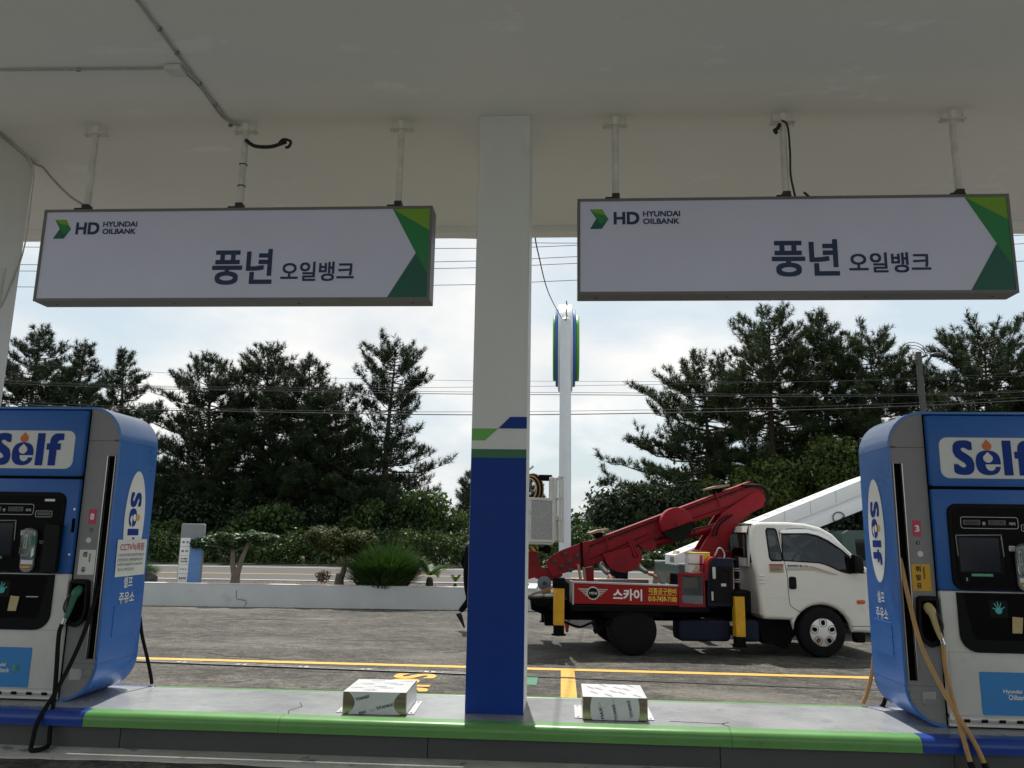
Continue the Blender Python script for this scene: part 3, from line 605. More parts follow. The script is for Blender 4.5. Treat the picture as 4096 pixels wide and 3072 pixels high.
def fuel_pump(xl, label, number, fuel, fuel_en, fuel_m, visible, hose_m, noz_m):
    t = thing('fuel_pump', label, 'fuel pump', (xl, 6.0, ZI), 0, 'self service fuel pumps on the island')
    R0 = .265
    def tower(side):
        """side 0: left end of the pump, 1: right end; u runs inward from the end"""
        ux = (lambda u: u) if side == 0 else (lambda u: PW-u)
        arc_t = [(R0-R0*math.cos(a), 1.935+R0*math.sin(a)) for a in np.linspace(0, PI/2, 13)]
        arc_b = [(R0-R0*math.cos(a), R0-R0*math.sin(a)) for a in np.linspace(0, PI/2, 13)]
        th = .018
        def off(pts, c): return [(R0-(R0-th)*(R0-p[0])/R0, c+(p[1]-c)*(R0-th)/R0) for p in pts]
        def panel(name, outer, inner):
            b = MB(); pl = [(ux(p[0]), p[1]) for p in outer]+[(ux(p[0]), p[1]) for p in reversed(inner)]
            b.prism(pl, 'y', -.004, PD, r=0); return b.build(name, M['pblue'], t, ang=30)
        panel('band_panel', arc_t, off(arc_t, 1.935)); panel('band_panel', arc_b, off(arc_b, R0))
        endp = panel('band_panel', [(0, R0+.002), (0, 1.933)], [(th, R0+.002), (th, 1.933)])
        # grey front and back sheet with the hose slot left open
        s0, s1, z0, z1 = .033, .096, .30, 1.815
        for yy0, yy1 in ((.008, .03), (PD-.03, PD-.008)):
            b = MB(); o = [(th+.001, R0+.002), (.268, R0+.002), (.268, 1.932), (th+.001, 1.932)]
            b.prism([(ux(p[0]), p[1]) for p in o], 'y', yy0, yy1, holes=[[(ux(s0), z0), (ux(s1), z0), (ux(s1), z1), (ux(s0), z1)]]); gp = b.build('tower_panel', M['pgrey'], t, ang=0)
            for pts, c in ((arc_t, 1.935), (arc_b, R0)):
                q = off(pts, c); pl = [(ux(p[0]+.0005), p[1]) for p in q]
                tail = [(ux(.268), q[-1][1]), (ux(.268), c)]
                b = MB(); b.prism(pl+tail, 'y', yy0, yy1); b.build('tower_cap', M['pgrey'], t, ang=0)
        b = MB(); xa, xb = sorted((ux(s0-.004), ux(s1+.004))); b.box(xa-.006, xb+.006, .03, PD-.03, z0-.02, z1+.02); b.build('slot_liner', M['slot'], t, ang=0)
        for q in (s0, s1):
            b = MB(); xa, xb = sorted((ux(q-.003), ux(q+.003))); b.box(xa, xb, -.002, .012, z0, z1); b.build('slot_trim', M['steel'] if q == s1 else M['silver'], t, ang=0)
        b = MB(); xa, xb = sorted((ux(.275), ux(.269))); b.box(xa, xb, .0, PD, .02, PHT-.03); b.build('joint', M['slot'], t, ang=0)
        for zz_ in (R0, 1.934):
            b = MB(); xa, xb = sorted((ux(.019), ux(.266))); b.box(xa, xb, .012, .02, zz_-.003, zz_+.003); b.build('joint', M['slot'], t, ang=0)
        F = ((0, .0055, 0), X, Z)
        def fl(name, poly, m_, par=gp, O=None): b = MB(); flat(b, [(ux(p[0]), p[1]) for p in poly], (0, .0055, 0) if O is None else O, X, Z); return b.build(name, m_, par, ang=0, normals=False)
        # number plate, sticker, fuel label
        n0, n1 = (.142, .198)
        pl = fl('number_plate', [(n0, 1.293), (n1, 1.29), (n1+.002, 1.405), (n0-.002, 1.405)], M['pink'])
        b = MB(); text(b, number, (0, .0035, 0), X, Z, ux((n0+n1)/2), 1.347, .032, .048, .035); b.build('digit', M['white'], pl, ang=0, normals=False)
        b = MB(); flat(b, ngon(16, .014, ux(.168), 1.245), (0, .0055, 0), X, Z); st = b.build('round_sticker', M['lblack'], t, ang=0, normals=False)
        b = MB(); text(b, number, (0, .0035, 0), X, Z, ux(.168), 1.245, .009, .014); b.build('digit', M['paper'], st, ang=0, normals=False)
        b = MB(); flat(b, ngon(16, .021, ux(.180), 1.168), (0, .0055, 0), X, Z); b.build('round_sticker', M['silver'], t, ang=0, normals=False)
        lb = fl('fuel_label', [(.110, .912), (.240, .910), (.240, 1.096), (.110, 1.096)], fuel_m)
        lab = MB(); n_ = len(fuel)
        for k, ch in enumerate(fuel):
            zc = 1.062-.058*k*(2/(n_-1) if n_ > 1 else 1); b = MB(); text(b, ch, (0, .0035, 0), X, Z, ux(.175)-.020, zc, .036, .042, .025); b.build('letter', M['lblack'], lb, ang=0, normals=False)
        b = MB(); text(b, fuel_en, (0, .0035, 0), X, Z, ux(.175)+.022, 1.036, .085 if len(fuel_en) > 6 else .062, .014, .02, rot=-PI/2); b.build('lettering', M['lblack'], lb, ang=0, normals=False)
        # nozzle boot: black frame with a hollow
        bp = [(.125, .862), (.148, .878), (.240, .878), (.258, .858), (.262, .58), (.245, .545), (.190, .53), (.128, .58), (.112, .66)]
        bi = [(.140, .846), (.240, .850), (.244, .60), (.190, .562), (.140, .60), (.128, .68)]
        b = MB(); b.prism([(ux(p[0]), p[1]) for p in bp], 'y', -.045, .012, holes=[[(ux(p[0]), p[1]) for p in bi]]); bo = b.build('nozzle_boot', M['black'], t, ang=30)
        b = MB(); b.prism([(ux(p[0]), p[1]) for p in bi], 'y', .003, .0075); b.build('boot_back', M['slot'], bo, ang=0)
        # nozzle hung by its spout
        s = 1 if side == 0 else -1
        xn = ux(.19)
        def q(dx, dy, z): return (xn+s*dx, dy, z)
        path = [q(-.012, -.02, .825), q(.0, -.03, .80), q(.012, -.045, .77), q(.02, -.055, .73), q(.028, -.06, .685), q(.045, -.068, .62), q(.055, -.072, .592)]
        b = MB(); b.tube(bez(path, 4), np.interp(np.linspace(0, 1, 25), [0, .12, .3, .42, .55, 1], [.022, .034, .036, .026, .022, .016]), 12); nz_ = b.build('nozzle', noz_m, t)
        b = MB(); b.tube(bez([q(.036, -.075, .765), q(.05, -.095, .73), q(.058, -.10, .68), q(.052, -.088, .64)], 5), .007, 6); b.build('lever', M['dsteel'], nz_)
        b = MB(); b.tube([q(.053, -.0715, .600), q(.063, -.0735, .556)], [.0165, .0155], 12); b.build('swivel', M['chrome'], nz_)
        if side == 0: b = MB(); b.box(min(ux(.13), ux(.24)), max(ux(.13), ux(.24)), .0, .0075, .2-.06, .2-.02); b.build('plate', M['pgrey'], t)
        for (a0, a1, b0, b1) in ((.119, .212, .15, .232), (.033+.0, .122-.012, .177, .228)):
            b = MB(); xa, xb = sorted((ux(a0), ux(a1))); b.box(xa, xb, .003, .0078, b0, b1, .002); b.build('cover_plate', M['silver'] if a0 > .1 else M['pgrey'], t)
        # end face: oval with the word
        nx = -.003 if side == 0 else PW+.003; Rv = Vector((0, 0, -1)); Uv = Vector((0, -1, 0)) if side == 0 else Vector((0, 1, 0))
        yc = .305; O = Vector((nx, yc, 1.335)); sgn = 1 if side == 0 else -1
        b = MB(); flat(b, ngon(40, .385, 0, 0, .150), O, Rv, Uv); ov = b.build('oval_decal', M['white'], t, ang=0, normals=False)
        O3 = O+Vector((-.0015 if side == 0 else .0015, 0, 0)); self_word(ov, O3, Rv, Uv, .02, -.005, .47, .165, M['amber'], M['white'])
        Re = Vector((0, -1, 0)) if side == 0 else Vector((0, 1, 0)); O4 = Vector((nx, yc, 0))
        for body, zc, w, hh in (('셀프', .845, .135, .085), ('주유소', .725, .225, .085)):
            b = MB(); text(b, body, O4, Re, Z, 0.0, zc, w, hh, .016); b.build('lettering', M['white'], t, ang=0, normals=False)
        xa, xb = sorted((nx+(-.002 if side == 0 else .002), nx+(.003 if side == 0 else -.003)))
        b = MB(); b.box(xa, xb, yc-.16, yc+.17, .44, .675, .0012); b.build('access_cover', M['pblue'], t)
    tower(0); tower(1)
    for sx, u0 in ((0, .02), (1, PW-.06)):
        for zz_, w_ in ((1.933, .045), (1.62, .0)):
            if w_: b = MB(); flat(b, [(u0, zz_-.004), (u0+w_, zz_-.003), (u0+w_*.9, zz_+.008), (u0+w_*.3, zz_+.012), (u0, zz_+.006)], (0, .0055, 0), X, Z); b.build('rust_stain', M['rust'], t, ang=0, normals=False)
    # -------- centre body
    x0, x1 = .277, PW-.277
    b = MB(); hp = [(-.030, 1.652), (-.038, 1.68), (-.038, 2.12), (-.02, 2.165), (.03, 2.18), (PD-.03, 2.18), (PD+.03, 2.12), (PD+.03, 1.652)]
    b.prism(hp, 'x', x0, x1, r=.02); hd = b.build('header', M['pblue2'], t, ang=30)
    b = MB(); b.box(x0-.012, x1+.012, -.004, PD, 2.178, 2.2, .006); b.build('top_cover', M['pblue'], hd)
    b = MB(); b.prism(rrect(.352, PW-.352, 1.708, 2.004, .06, 6), 'y', -.0405, -.03); sg = b.build('sign_panel', M['signpanel'], hd, ang=0)
    self_word(sg, (0, -.0425, 0), X, Z, PW/2+.002, 1.858, .565, .252, M['orange'], M['signpanel'])
    b = MB(); b.box(x0, x1, -.028, PD+.02, 1.634, 1.65); b.build('joint', M['slot'], t, ang=0)
    b = MB(); b.box(x0, x1, -.030, PD+.02, .92, 1.632, .012, 2); b.build('body_shell', M['pblue2'], t)
    b = MB(); b.box(x0, x1, -.034, PD+.03, .055, .917, .015, 2); low = b.build('lower_shell', M['pwhite'], t)
    b = MB(); b.box(x0+.02, x1-.02, .0, PD-.02, 0, .06); b.build('plinth', M['tchas'], t)
    b = MB(); b.prism([(-.012, .012), (-.012, .03), (-.036, .06), (-.03, .095), (.02, .095), (.02, .012)], 'x', x0, x1); sk = b.build('skirt', M['pwhite'], t)
    for k in range(7):
        xx = x0+.09+k*.117
        for j in range(5): b = MB(); b.box(xx+j*.0085, xx+j*.0085+.0045, -.040, -.022, .045, .066); b.build('vent', M['slot'], sk, ang=0)
    # console frame and black glass
    b = MB(); b.prism(rrect(.368, PW-.368, .925, 1.527, .07, 6), 'y', -.052, -.02, r=.012, seg=2); con = b.build('console_frame', M['pdark'], t)
    b = MB(); b.prism(rrect(.396, PW-.396, .94, 1.497, .05, 6), 'y', -.0545, -.045); gl = b.build('console_glass', M['pblack'], con, ang=0)
    def C(name, poly, m_, d=.0565, par=None): bb = MB(); flat(bb, poly, (0, -d, 0), X, Z); return bb.build(name, m_, par or con, ang=0, normals=False)
    def RCT(a, b_, c, d): return [(a, c), (b_, c), (b_, d), (a, d)]
    def outline(a, b_, c, d, r, w, m_):
        bb = MB(); bb.prism(rrect(a, b_, c, d, r), 'y', -.0572, -.0555, holes=[rrect(a+w, b_-w, c+w, d-w, r-w)]); bb.build('display_outline', m_, con, ang=0)
    outline(.449, .845, 1.352, 1.434, .018, .0028, M['silver']); outline(.862, .995, 1.337, 1.384, .01, .0025, M['silver'])
    for a, b_, c, d in ((.466, .585, 1.378, 1.412), (.64, .76, 1.378, 1.412), (.876, .982, 1.350, 1.372)): C('display', RCT(a, b_, c, d), M['lcd'])
    def T(body, cx, cy, w, hh, m_, off=.0, d=.0575): bb = MB(); text(bb, body, (0, -d, 0), X, Z, cx, cy, w, hh, off); bb.build('lettering', m_, con, ang=0, normals=False)
    T('원', .608, 1.388, .02, .022, M['paper'], .01); T('리터', .803, 1.388, .04, .022, M['paper'], .01); T('80000', .527, 1.395, .09, .022, M['pdark']); T('57.142', .70, 1.395, .09, .022, M['pdark'])
    b = MB(); b.prism(RCT(.408, .72, 1.040, 1.300), 'y', -.060, -.05, holes=[RCT(.422, .700, 1.054, 1.288)]); b.build('screen_frame', M['pdark'], con, ang=0)
    C('screen', RCT(.422, .700, 1.054, 1.288), M['screen'], .0568)
    for pts in ([(.402, 1.30), (.722, 1.306), (.722, 1.312), (.402, 1.307)], [(.712, 1.30), (.722, 1.303), (.727, 1.16), (.721, 1.158)], [(.402, 1.305), (.409, 1.305), (.414, 1.16), (.408, 1.158)]): C('worn_edge', pts, M['pgrey'], .0608)
    C('tag', RCT(.493, .640, 1.020, 1.043), M['tgreen']); T('신용카드를 뽑아주십시오 감사합니다', .566, 1.031, .13, .010, M['paper'])
    bb = MB(); flat(bb, ngon(20, .026, .458, 1.0), (0, -.0565, 0), X, Z); bb.build('button', M['pdark'], con, ang=0); T('2', .458, 1.0, .012, .02, M['paper'], .01, .058)
    C('tag', RCT(.765, .807, 1.198, 1.234), M['paper']); T('보너스', .786, 1.223, .034, .012, M['lblack'], .01); T('카드', .786, 1.206, .026, .012, M['lblack'], .01)
    b = MB(); b.box(.765, .808, -.064, -.052, 1.182, 1.192, .003); b.build('card_slot', M['pdark'], con)
    # receipt holder under a clear dome
    b = MB(); b.prism(rrect(.80, .905, .925, 1.25, .05), 'y', -.075, -.056); rh = b.build('receipt_holder', M['pgrey'], con)
    b = MB(); b.prism(rrect(.795, .91, 1.02, 1.255, .05), 'y', -.10, -.076, r=.012, seg=2); b.build('clear_cover', M['clear'], con)
    C('tag', RCT(.812, .838, 1.10, 1.205), M['paper'], .0765, rh); C('arrow', [(.825, 1.19), (.817, 1.172), (.822, 1.172), (.822, 1.15), (.828, 1.15), (.828, 1.172), (.833, 1.172)], M['selfblue'], .078, rh); C('arrow', [(.825, 1.11), (.833, 1.128), (.828, 1.128), (.828, 1.149), (.822, 1.149), (.822, 1.128), (.817, 1.128)], M['red'], .078, rh)
    C('tag', RCT(.845, .90, 1.12, 1.19), M['tgreen'], .0765, rh); C('tag', RCT(.808, .90, .985, 1.015), M['paper'], .0765, rh)
    b = MB(); b.box(.815, .89, -.085, -.07, .955, .97, .003); b.build('card_slot', M['amber'], rh)
    T('현금 투입', .945, 1.155, .05, .011, M['paper']); T('영수증', .942, 1.140, .035, .011, M['paper'])
    b = MB(); b.box(.975, 1.098, -.098, -.05, .925, 1.285, .006); b.build('side_hood', M['black'], con)
    C('maker_tag', RCT(.925, 1.005, 1.457, 1.474), M['silver'])
    b = MB(); b.box(1.145, 1.168, -.0345, -.028, 1.225, 1.33, .002); b.build('lock_slit', M['slot'], t)
    for zz_ in (1.40, 1.06): b = MB(); b.lathe([(.009, -.036), (.009, -.028)], 10, 'y', (1.155, 0, zz_)); b.build('screw', M['steel'], t)
    # receipt tray below: dark frame, hollow, paper
    tr = [(.385, .908), (PW-.385, .908), (PW-.385, .64)]+[(PW-.385-.12+.12*math.cos(a), .625+.12*math.sin(a)) for a in np.linspace(0, -PI/2, 7)]+[(.505+.12*math.cos(a), .625+.12*math.sin(a)) for a in np.linspace(-PI/2, -PI, 7)]+[(.385, .64)]
    ti = [(.425, .898), (PW-.425, .898), (PW-.465, .66)]+[(PW-.52+.055*math.cos(a), .645+.055*math.sin(a)) for a in np.linspace(0, -PI/2, 5)]+[(.52+.055*math.cos(a), .645+.055*math.sin(a)) for a in np.linspace(-PI/2, -PI, 5)]+[(.465, .66)]
    b = MB(); b.prism(tr, 'y', -.050, -.025, holes=[ti]); ty = b.build('tray_frame', M['pdark'], t, ang=30)
    b = MB(); b.prism(ti, 'y', -.0385, -.036); b.build('tray_back', M['pblack'], ty, ang=0)
    bb = MB(); flat(bb, RCT(.60, .725, .742, .856), (0, -.0405, 0), X, Z); pk = bb.build('sticker', M['black'], ty, ang=0); 
    hand = MB(); flat(hand, ngon(16, .024, .662, .79), (0, -.042, 0), X, Z); hand.build('palm_mark', M['teal'], pk, ang=0)
    for k, (dx, dz, ln) in enumerate(((-.03, .012, .022), (-.017, .03, .03), (-.003, .036, .034), (.012, .033, .03), (.028, .016, .024))):
        b = MB(); a = math.atan2(dz, dx); O_ = Vector((.662+dx*.75, -.042, .79+dz*.75)); dr_ = Vector((math.cos(a), 0, math.sin(a))); pr_ = Vector((-math.sin(a), 0, math.cos(a)))
        b.face([O_-pr_*.004, O_+dr_*ln-pr_*.003, O_+dr_*ln+pr_*.003, O_+pr_*.004]); b.build('finger_mark', M['teal'], pk, ang=0, normals=False)
    b = MB(); b.box(.86, .955, -.045, -.038, .74, .749, .002); b.build('paper_slot', M['silver'], ty)
    b = MB(); b.prism([(.735, .64), (.80, .64), (.815, .745), (.745, .75)], 'y', -.052, -.049); b.build('paper_note', M['nozyel'], ty, ang=0)
    # blue card panel with the chain name
    F_ = (0, -.0365, 0); bb = MB(); flat(bb, rrect(.493, PW-.493, .095, .378, .012), F_, X, Z); cp = bb.build('card_panel', M['cardblue'], low, ang=0, normals=False)
    for body, cx, cz_, w in (('Hyundai', PW/2-.02, .250, .125), ('Oilbank', PW/2+.012, .215, .125)):
        b = MB(); text(b, body, (0, -.038, 0), X, Z, cx, cz_, w, .034, .02); b.build('lettering', M['white'], cp, ang=0, normals=False)
    for k in range(2):
        b = MB(); flat(b, [(PW/2+.10+k*.0, .255), (PW/2+.14, .235), (PW/2+.10, .215)] if k == 0 else [(PW/2+.145, .255), (PW/2+.105, .235), (PW/2+.145, .215)], (0, -.038-.0005*k, 0), X, Z); b.build('emblem', M['g1'] if k == 0 else M['g2'], cp, ang=0, normals=False)
    outl = MB(); outl.prism(RCT(.30, PW-.30, .087, .505), 'y', -.0352, -.033, holes=[RCT(.302, PW-.302, .089, .503)]); outl.build('panel_seam', M['pgrey'], low, ang=0)
    # -------- hoses
    def hose(pts, m_, r=.0155, sleeve=False):
        P = bez([(p[0]-xl, p[1]-6.0, p[2]-ZI) for p in pts], 8)
        b = MB(); b.tube(P, r, 10); h_ = b.build('hose', m_, t)
        return P, h_
    if visible == 'left':
        P, h_ = hose([(2.637, 5.927, .756), (2.621, 5.88, .589), (2.613, 5.76, .338), (2.594, 5.64, .19), (2.587, 5.6, .142), (2.60, 5.555, .03), (2.65, 5.50, -.018), (2.685, 5.52, -.012), (2.682, 5.555, .03), (2.66, 5.6, .144), (2.635, 5.68, .254), (2.576, 5.78, .423), (2.484, 5.9, .738), (2.445, 5.96, 1.049), (2.437, 6.03, 1.30), (2.44, 6.12, 1.5)], hose_m)
        lo_ = [p for p in P if p.z < .075-ZI+.02]
        b = MB(); b.tube(lo_, .0195, 10); b.build('rubber_sleeve', M['rubber'], h_)
        hose([(2.44, 6.53, .95), (2.425, 6.585, .7), (2.40, 6.62, .47), (2.355, 6.64, .30), (2.32, 6.645, .222)], hose_m)
        hose([(2.53, 6.585, .50), (2.51, 6.62, .35), (2.48, 6.645, .23), (2.462, 6.66, .20)], M['rubber'])
    else:
        hose([(-3.703, 5.926, .752), (-3.687, 5.88, .68), (-3.649, 5.84, .438), (-3.605, 5.78, .288), (-3.52, 5.64, .08), (-3.493, 5.6, .002), (-3.50, 5.55, -.012), (-3.536, 5.52, -.018), (-3.57, 5.53, -.015), (-3.592, 5.57, .02), (-3.60, 5.62, .148), (-3.604, 5.8, .317), (-3.553, 5.92, .595), (-3.506, 5.99, .911), (-3.50, 6.08, 1.2)], M['rubber'])
        hose([(-3.49, 6.53, .95), (-3.458, 6.585, .75), (-3.43, 6.60, .60), (-3.381, 6.63, .414), (-3.35, 6.655, .27), (-3.34, 6.66, .216)], M['rubber'], .014)
    return t
pumpL = fuel_pump(-4.888, 'blue and white self service pump marked 8 with green nozzle and black hose', '8', '경유', 'Diesel', M['paper'], 'right', M['rubber'], M['nozgreen'])
pumpR = fuel_pump(2.387, 'blue and white self service pump marked 3 with cream nozzle and tan hoses', '3', '휘발유', 'Gasoline', M['yellow'], 'left', M['hosetan'], M['nozyel'])
# notice taped over the oval of pump 8
t = thing('cctv_notice', 'white paper notice with red heading taped on the end of pump 8', 'notice', (-3.433, 6.31, 1.09))
b = MB(); b.prism([(-.215, .0), (.225, .004), (.218, .288), (-.222, .284)], 'x', .0, .0022); pp = b.build('sheet', M['paper'], t, ang=0)
O = (.0038, 0, 0)
b = MB(); text(b, 'CCTV녹화중', O, Y, Z, .0, .228, .36, .062, .006); b.build('lettering', M['red'], pp, ang=0, normals=False)
for k, ln in enumerate(('1.주유소에 쓰레기 버리시면 안됩니다.', '2.개인쓰레기는 종량제봉투에 담아', '3.지정된곳에(클린하우스)버리셔야', '합니다. 부탁드립니다.')):
    b = MB(); w = (.40, .38, .38, .24)[k]; text(b, ln, O, Y, Z, -.205+w/2+(.02 if k == 3 else 0), .165-.037*k, w, .026, .0); b.build('lettering', M['lblack'], pp, ang=0, normals=False)

# ------------------------------------------------------------------ planter in front of the road
WS = .073                                                    # the planter wall runs slightly oblique
def wy(x): return 17.62+WS*x
t = thing('planter_wall', 'low white painted planter wall along the forecourt', 'wall', (0, 0, -.12))
def wallpiece(x0, x1, dy0, dy1, z0, z1, name, m_):
    b = MB(); P = [(x0, wy(x0)+dy0), (x1, wy(x1)+dy0), (x1, wy(x1)+dy1), (x0, wy(x0)+dy1)]; b.prism(P, 'z', z0, z1); return b.build(name, m_, t, ang=0)
wallpiece(-30, -.55, 0, .2, 0, .462, 'front_wall', M['wall']); wallpiece(-30, -.55, -.004, .21, .4625, .475, 'wall_top', M['wall'])
wallpiece(-30, -.55, 1.95, 2.1, 0, .455, 'back_wall', M['wall']); wallpiece(-.75, -.55, .212, 1.945, 0, .465, 'end_wall', M['wall'])
b = MB(); rng = random.Random(2); pts = [(-6.92, .34), (-6.915, .20), (-6.90, .16), (-6.70, .13), (-6.69, .09), (-6.71, .02)]
b.tube([(x, wy(x)-.001, z) for x, z in pts], .006, 4); b.build('crack', M['seal'], t)
b = MB(); b.add([(x, wy(x)+dy, .30+.12*0+rng.uniform(-.02, .03)) for x in np.linspace(-30, -.75, 90) for dy in np.linspace(.2, 1.95, 5)], [(i*5+j, i*5+j+1, i*5+j+6, i*5+j+5) for i in range(89) for j in range(4)])
so_ = b.build('soil_bed', M['soil'], None, ang=60, normals=False); struct(so_)
SZ = .31

# ------------------------------------------------------------------ vegetation helpers
def rvec(r, n): v = r.normal(size=(n, 3)); return v/np.linalg.norm(v, axis=1, keepdims=True)
def leaves(r, P, Nn, size, jitter=.9, asp=.5, fold=.25):
    """pointed leaves (two triangles each) at points P facing roughly along Nn"""
    n = len(P); nrm = Nn+jitter*rvec(r, n); nrm /= np.linalg.norm(nrm, axis=1, keepdims=True)
    a = np.cross(nrm, rvec(r, n)); a /= np.linalg.norm(a, axis=1, keepdims=True)+1e-9; b = np.cross(nrm, a)
    s = (size*r.uniform(.6, 1.35, n))[:, None]; w = s*asp
    v0 = P-a*s*.5; v2 = P+a*s*.5-nrm*s*fold*.5; v1 = P+b*w*.5-nrm*s*fold*.3; v3 = P-b*w*.5-nrm*s*fold*.3
    V = np.stack([v0, v1, v2, v3], 1).reshape(-1, 3); i = np.arange(n)*4
    F = np.stack([np.stack([i, i+1, i+2], 1), np.stack([i, i+2, i+3], 1)], 1).reshape(-1, 3)
    return V, F
def blob_points(r, blobs, dens, inner=.35, flat_bottom=None):
    """points on lumpy ellipsoids: blobs = [(cx,cy,cz,rx,ry,rz)]"""
    PP = []; NN = []
    for (cx, cy, cz, rx, ry, rz) in blobs:
        n = max(6, int(dens*4*PI*((rx*ry)**1.6/3+(rx*rz)**1.6/3+(ry*rz)**1.6/3)**(1/1.6)))
        d = rvec(r, n); k = 1-inner*r.random(n)**1.6; k = (k*(1+.10*r.normal(size=n)))[:, None]
        p = d*k*np.array([rx, ry, rz])+np.array([cx, cy, cz]); nn = d/np.array([rx, ry, rz]); nn /= np.linalg.norm(nn, axis=1, keepdims=True)
        PP.append(p); NN.append(nn)
    return np.concatenate(PP), np.concatenate(NN)
def lumps(r, cx, cy, cz, rx, ry, rz, n, k=.45):
    out = [(cx, cy, cz, rx*.72, ry*.72, rz*.72)]
    for _ in range(n):
        d = rvec(r, 1)[0]; d[2] = d[2]*.8+.15; f = r.uniform(.55, .8); q = r.uniform(k*.6, k*1.1)
        out.append((cx+d[0]*rx*f, cy+d[1]*ry*f, cz+d[2]*rz*f, rx*q, ry*q, rz*q))
    return out
def bush(name, label, cat, loc, rx, ry, h, m_, seed, dens=110, leaf=.13, nl=14, group=None, stem=True, k=.45, asp=.55):
    r = np.random.default_rng(seed); t = thing(name, label, cat, loc, 0, group)
    B = lumps(r, 0, 0, h*.52, rx, ry, h*.5, nl, k); P, Nn = blob_points(r, B, dens, .5); ok = P[:, 2] > .02; P, Nn = P[ok], Nn[ok]
    V, F = leaves(r, P, Nn, leaf, 1.0, asp); np_mesh('foliage', V, F, m_, t)
    if stem:
        b = MB()
        for q in range(5):
            a = q*1.26+seed; b.tube(bez([(0.03*math.cos(a), .03*math.sin(a), -.1), (rx*.15*math.cos(a), ry*.15*math.sin(a), h*.3), (rx*.45*math.cos(a), ry*.45*math.sin(a), h*.62)], 3), np.linspace(.03, .01, 7)*max(.5, h), 5)
        b.build('stem', M['bark'], t)
    return t

def pine(label, loc, h, base, width, seed, m_, lean=(0, 0), dens=1.0, shape=1.0, up=.16, nlen=.26, group='pine trees across the road', squash=1.0):
    """tapered trunk, whorls of limbs that turn up at the tip, needle tufts at the ends; width(t) is the limb length for t=0 base..1 top"""
    r = np.random.default_rng(seed); t = thing('pine_tree', label, 'tree', loc, 0, group)
    tb = MB(); nT = 9; ph = r.uniform(0, 6); wob = lambda q: np.array([lean[0]*q*q*h+.12*math.sin(q*5+ph), lean[1]*q*q*h+.12*math.cos(q*4+ph), q*h])
    tb.tube([tuple(wob(q)) for q in np.linspace(-.02, .985, 14)], np.linspace(h*.021+.04, .02, 14), 8)
    TP, TA = [], []
    z = base
    while z < h*.985:
        q = (z-base)/(h-base); L0 = width(q); k = int(r.integers(3, 6)) if q < .85 else 3; a0 = r.uniform(0, 6.28)
        for j in range(k):
            az = a0+j*6.283/k+r.uniform(-.4, .4); L = L0*r.uniform(.55, 1.12)
            if r.random() < .08: L *= 1.25
            L = max(.3, L); el = math.radians(-9+30*q**1.8+r.uniform(-10, 12)); o = wob(z/h); d = np.array([math.cos(az), math.sin(az)*squash, 0])
            n = max(4, int(L/.45)); pts = []
            for s in np.linspace(0, 1, n):
                pts.append(o+d*L*s*math.cos(el)+np.array([0, 0, L*(s*math.sin(el)+up*s*s-.06*math.sin(s*3.1))])+r.normal(size=3)*.03*s*L)
            pts = np.array(pts); tb.tube([tuple(p) for p in pts], np.linspace(.018+.012*L, .008, n), 4, cap=False)
            ns = max(4, int(L*11*dens)); ss = np.concatenate([r.uniform(.22, 1, ns)**.75, [1.0, .97]])
            for s in ss:
                f = s*(n-1); i = min(int(f), n-2); p = pts[i]+(pts[i+1]-pts[i])*(f-i); bd = pts[min(i+1, n-1)]-pts[i]; bd = bd/(np.linalg.norm(bd)+1e-9)
                sd_ = r.choice([-1, 1]); ang = r.uniform(.3, 1.5)*sd_ if s < .97 else r.uniform(-.3, .3)
                ca, sa = math.cos(ang), math.sin(ang); dd = np.array([bd[0]*ca-bd[1]*sa, bd[0]*sa+bd[1]*ca, bd[2]+r.uniform(-.1, .75)]); dd /= np.linalg.norm(dd)
                ll = r.uniform(.18, .50)*(.55+.5*min(1, L/2.2))*(1.15-.3*s); m2 = max(1, int(ll/.15))
                for w in (np.linspace(.35, 1, m2) if m2 > 1 else [1.0]):
                    pp = p+dd*ll*w+np.array([0, 0, .22*ll*w*w]); ax = dd*.45+np.array([0, 0, .35+.6*w*r.random()])+r.normal(size=3)*.28
                    TP.append(pp); TA.append(ax)
        z += r.uniform(.20, .36)*(.7+.4*(1-q))
    for _ in range(10): TP.append(wob(.985)+r.normal(size=3)*np.array([.06, .06, .3])); TA.append(np.array([r.normal()*.3, r.normal()*.3, 1]))
    TP = np.array(TP); TA = np.array(TA); TA /= np.linalg.norm(TA, axis=1, keepdims=True)
    K = 18; n = len(TP)*K; C = np.repeat(TP, K, 0); A = np.repeat(TA, K, 0)
    rd = rvec(r, n); pr = rd-A*(rd*A).sum(1, keepdims=True); pr /= np.linalg.norm(pr, axis=1, keepdims=True)+1e-9
    sp = r.uniform(.15, 1.5, n)[:, None]; D = A*np.cos(sp)+pr*np.sin(sp); ln = (nlen*r.uniform(.7, 1.25, n))[:, None]
    Bp = C+A*r.uniform(-.10, .10, n)[:, None]; side = np.cross(D, rvec(r, n)); side /= np.linalg.norm(side, axis=1, keepdims=True)+1e-9
    wd = .013; V = np.stack([Bp-side*wd, Bp+side*wd, Bp+D*ln], 1).reshape(-1, 3); F = np.arange(n*3).reshape(-1, 3)
    np_mesh('crown', V, F, m_, t); tb.build('trunk', M['bark'], t, ang=60, normals=False)
    return t

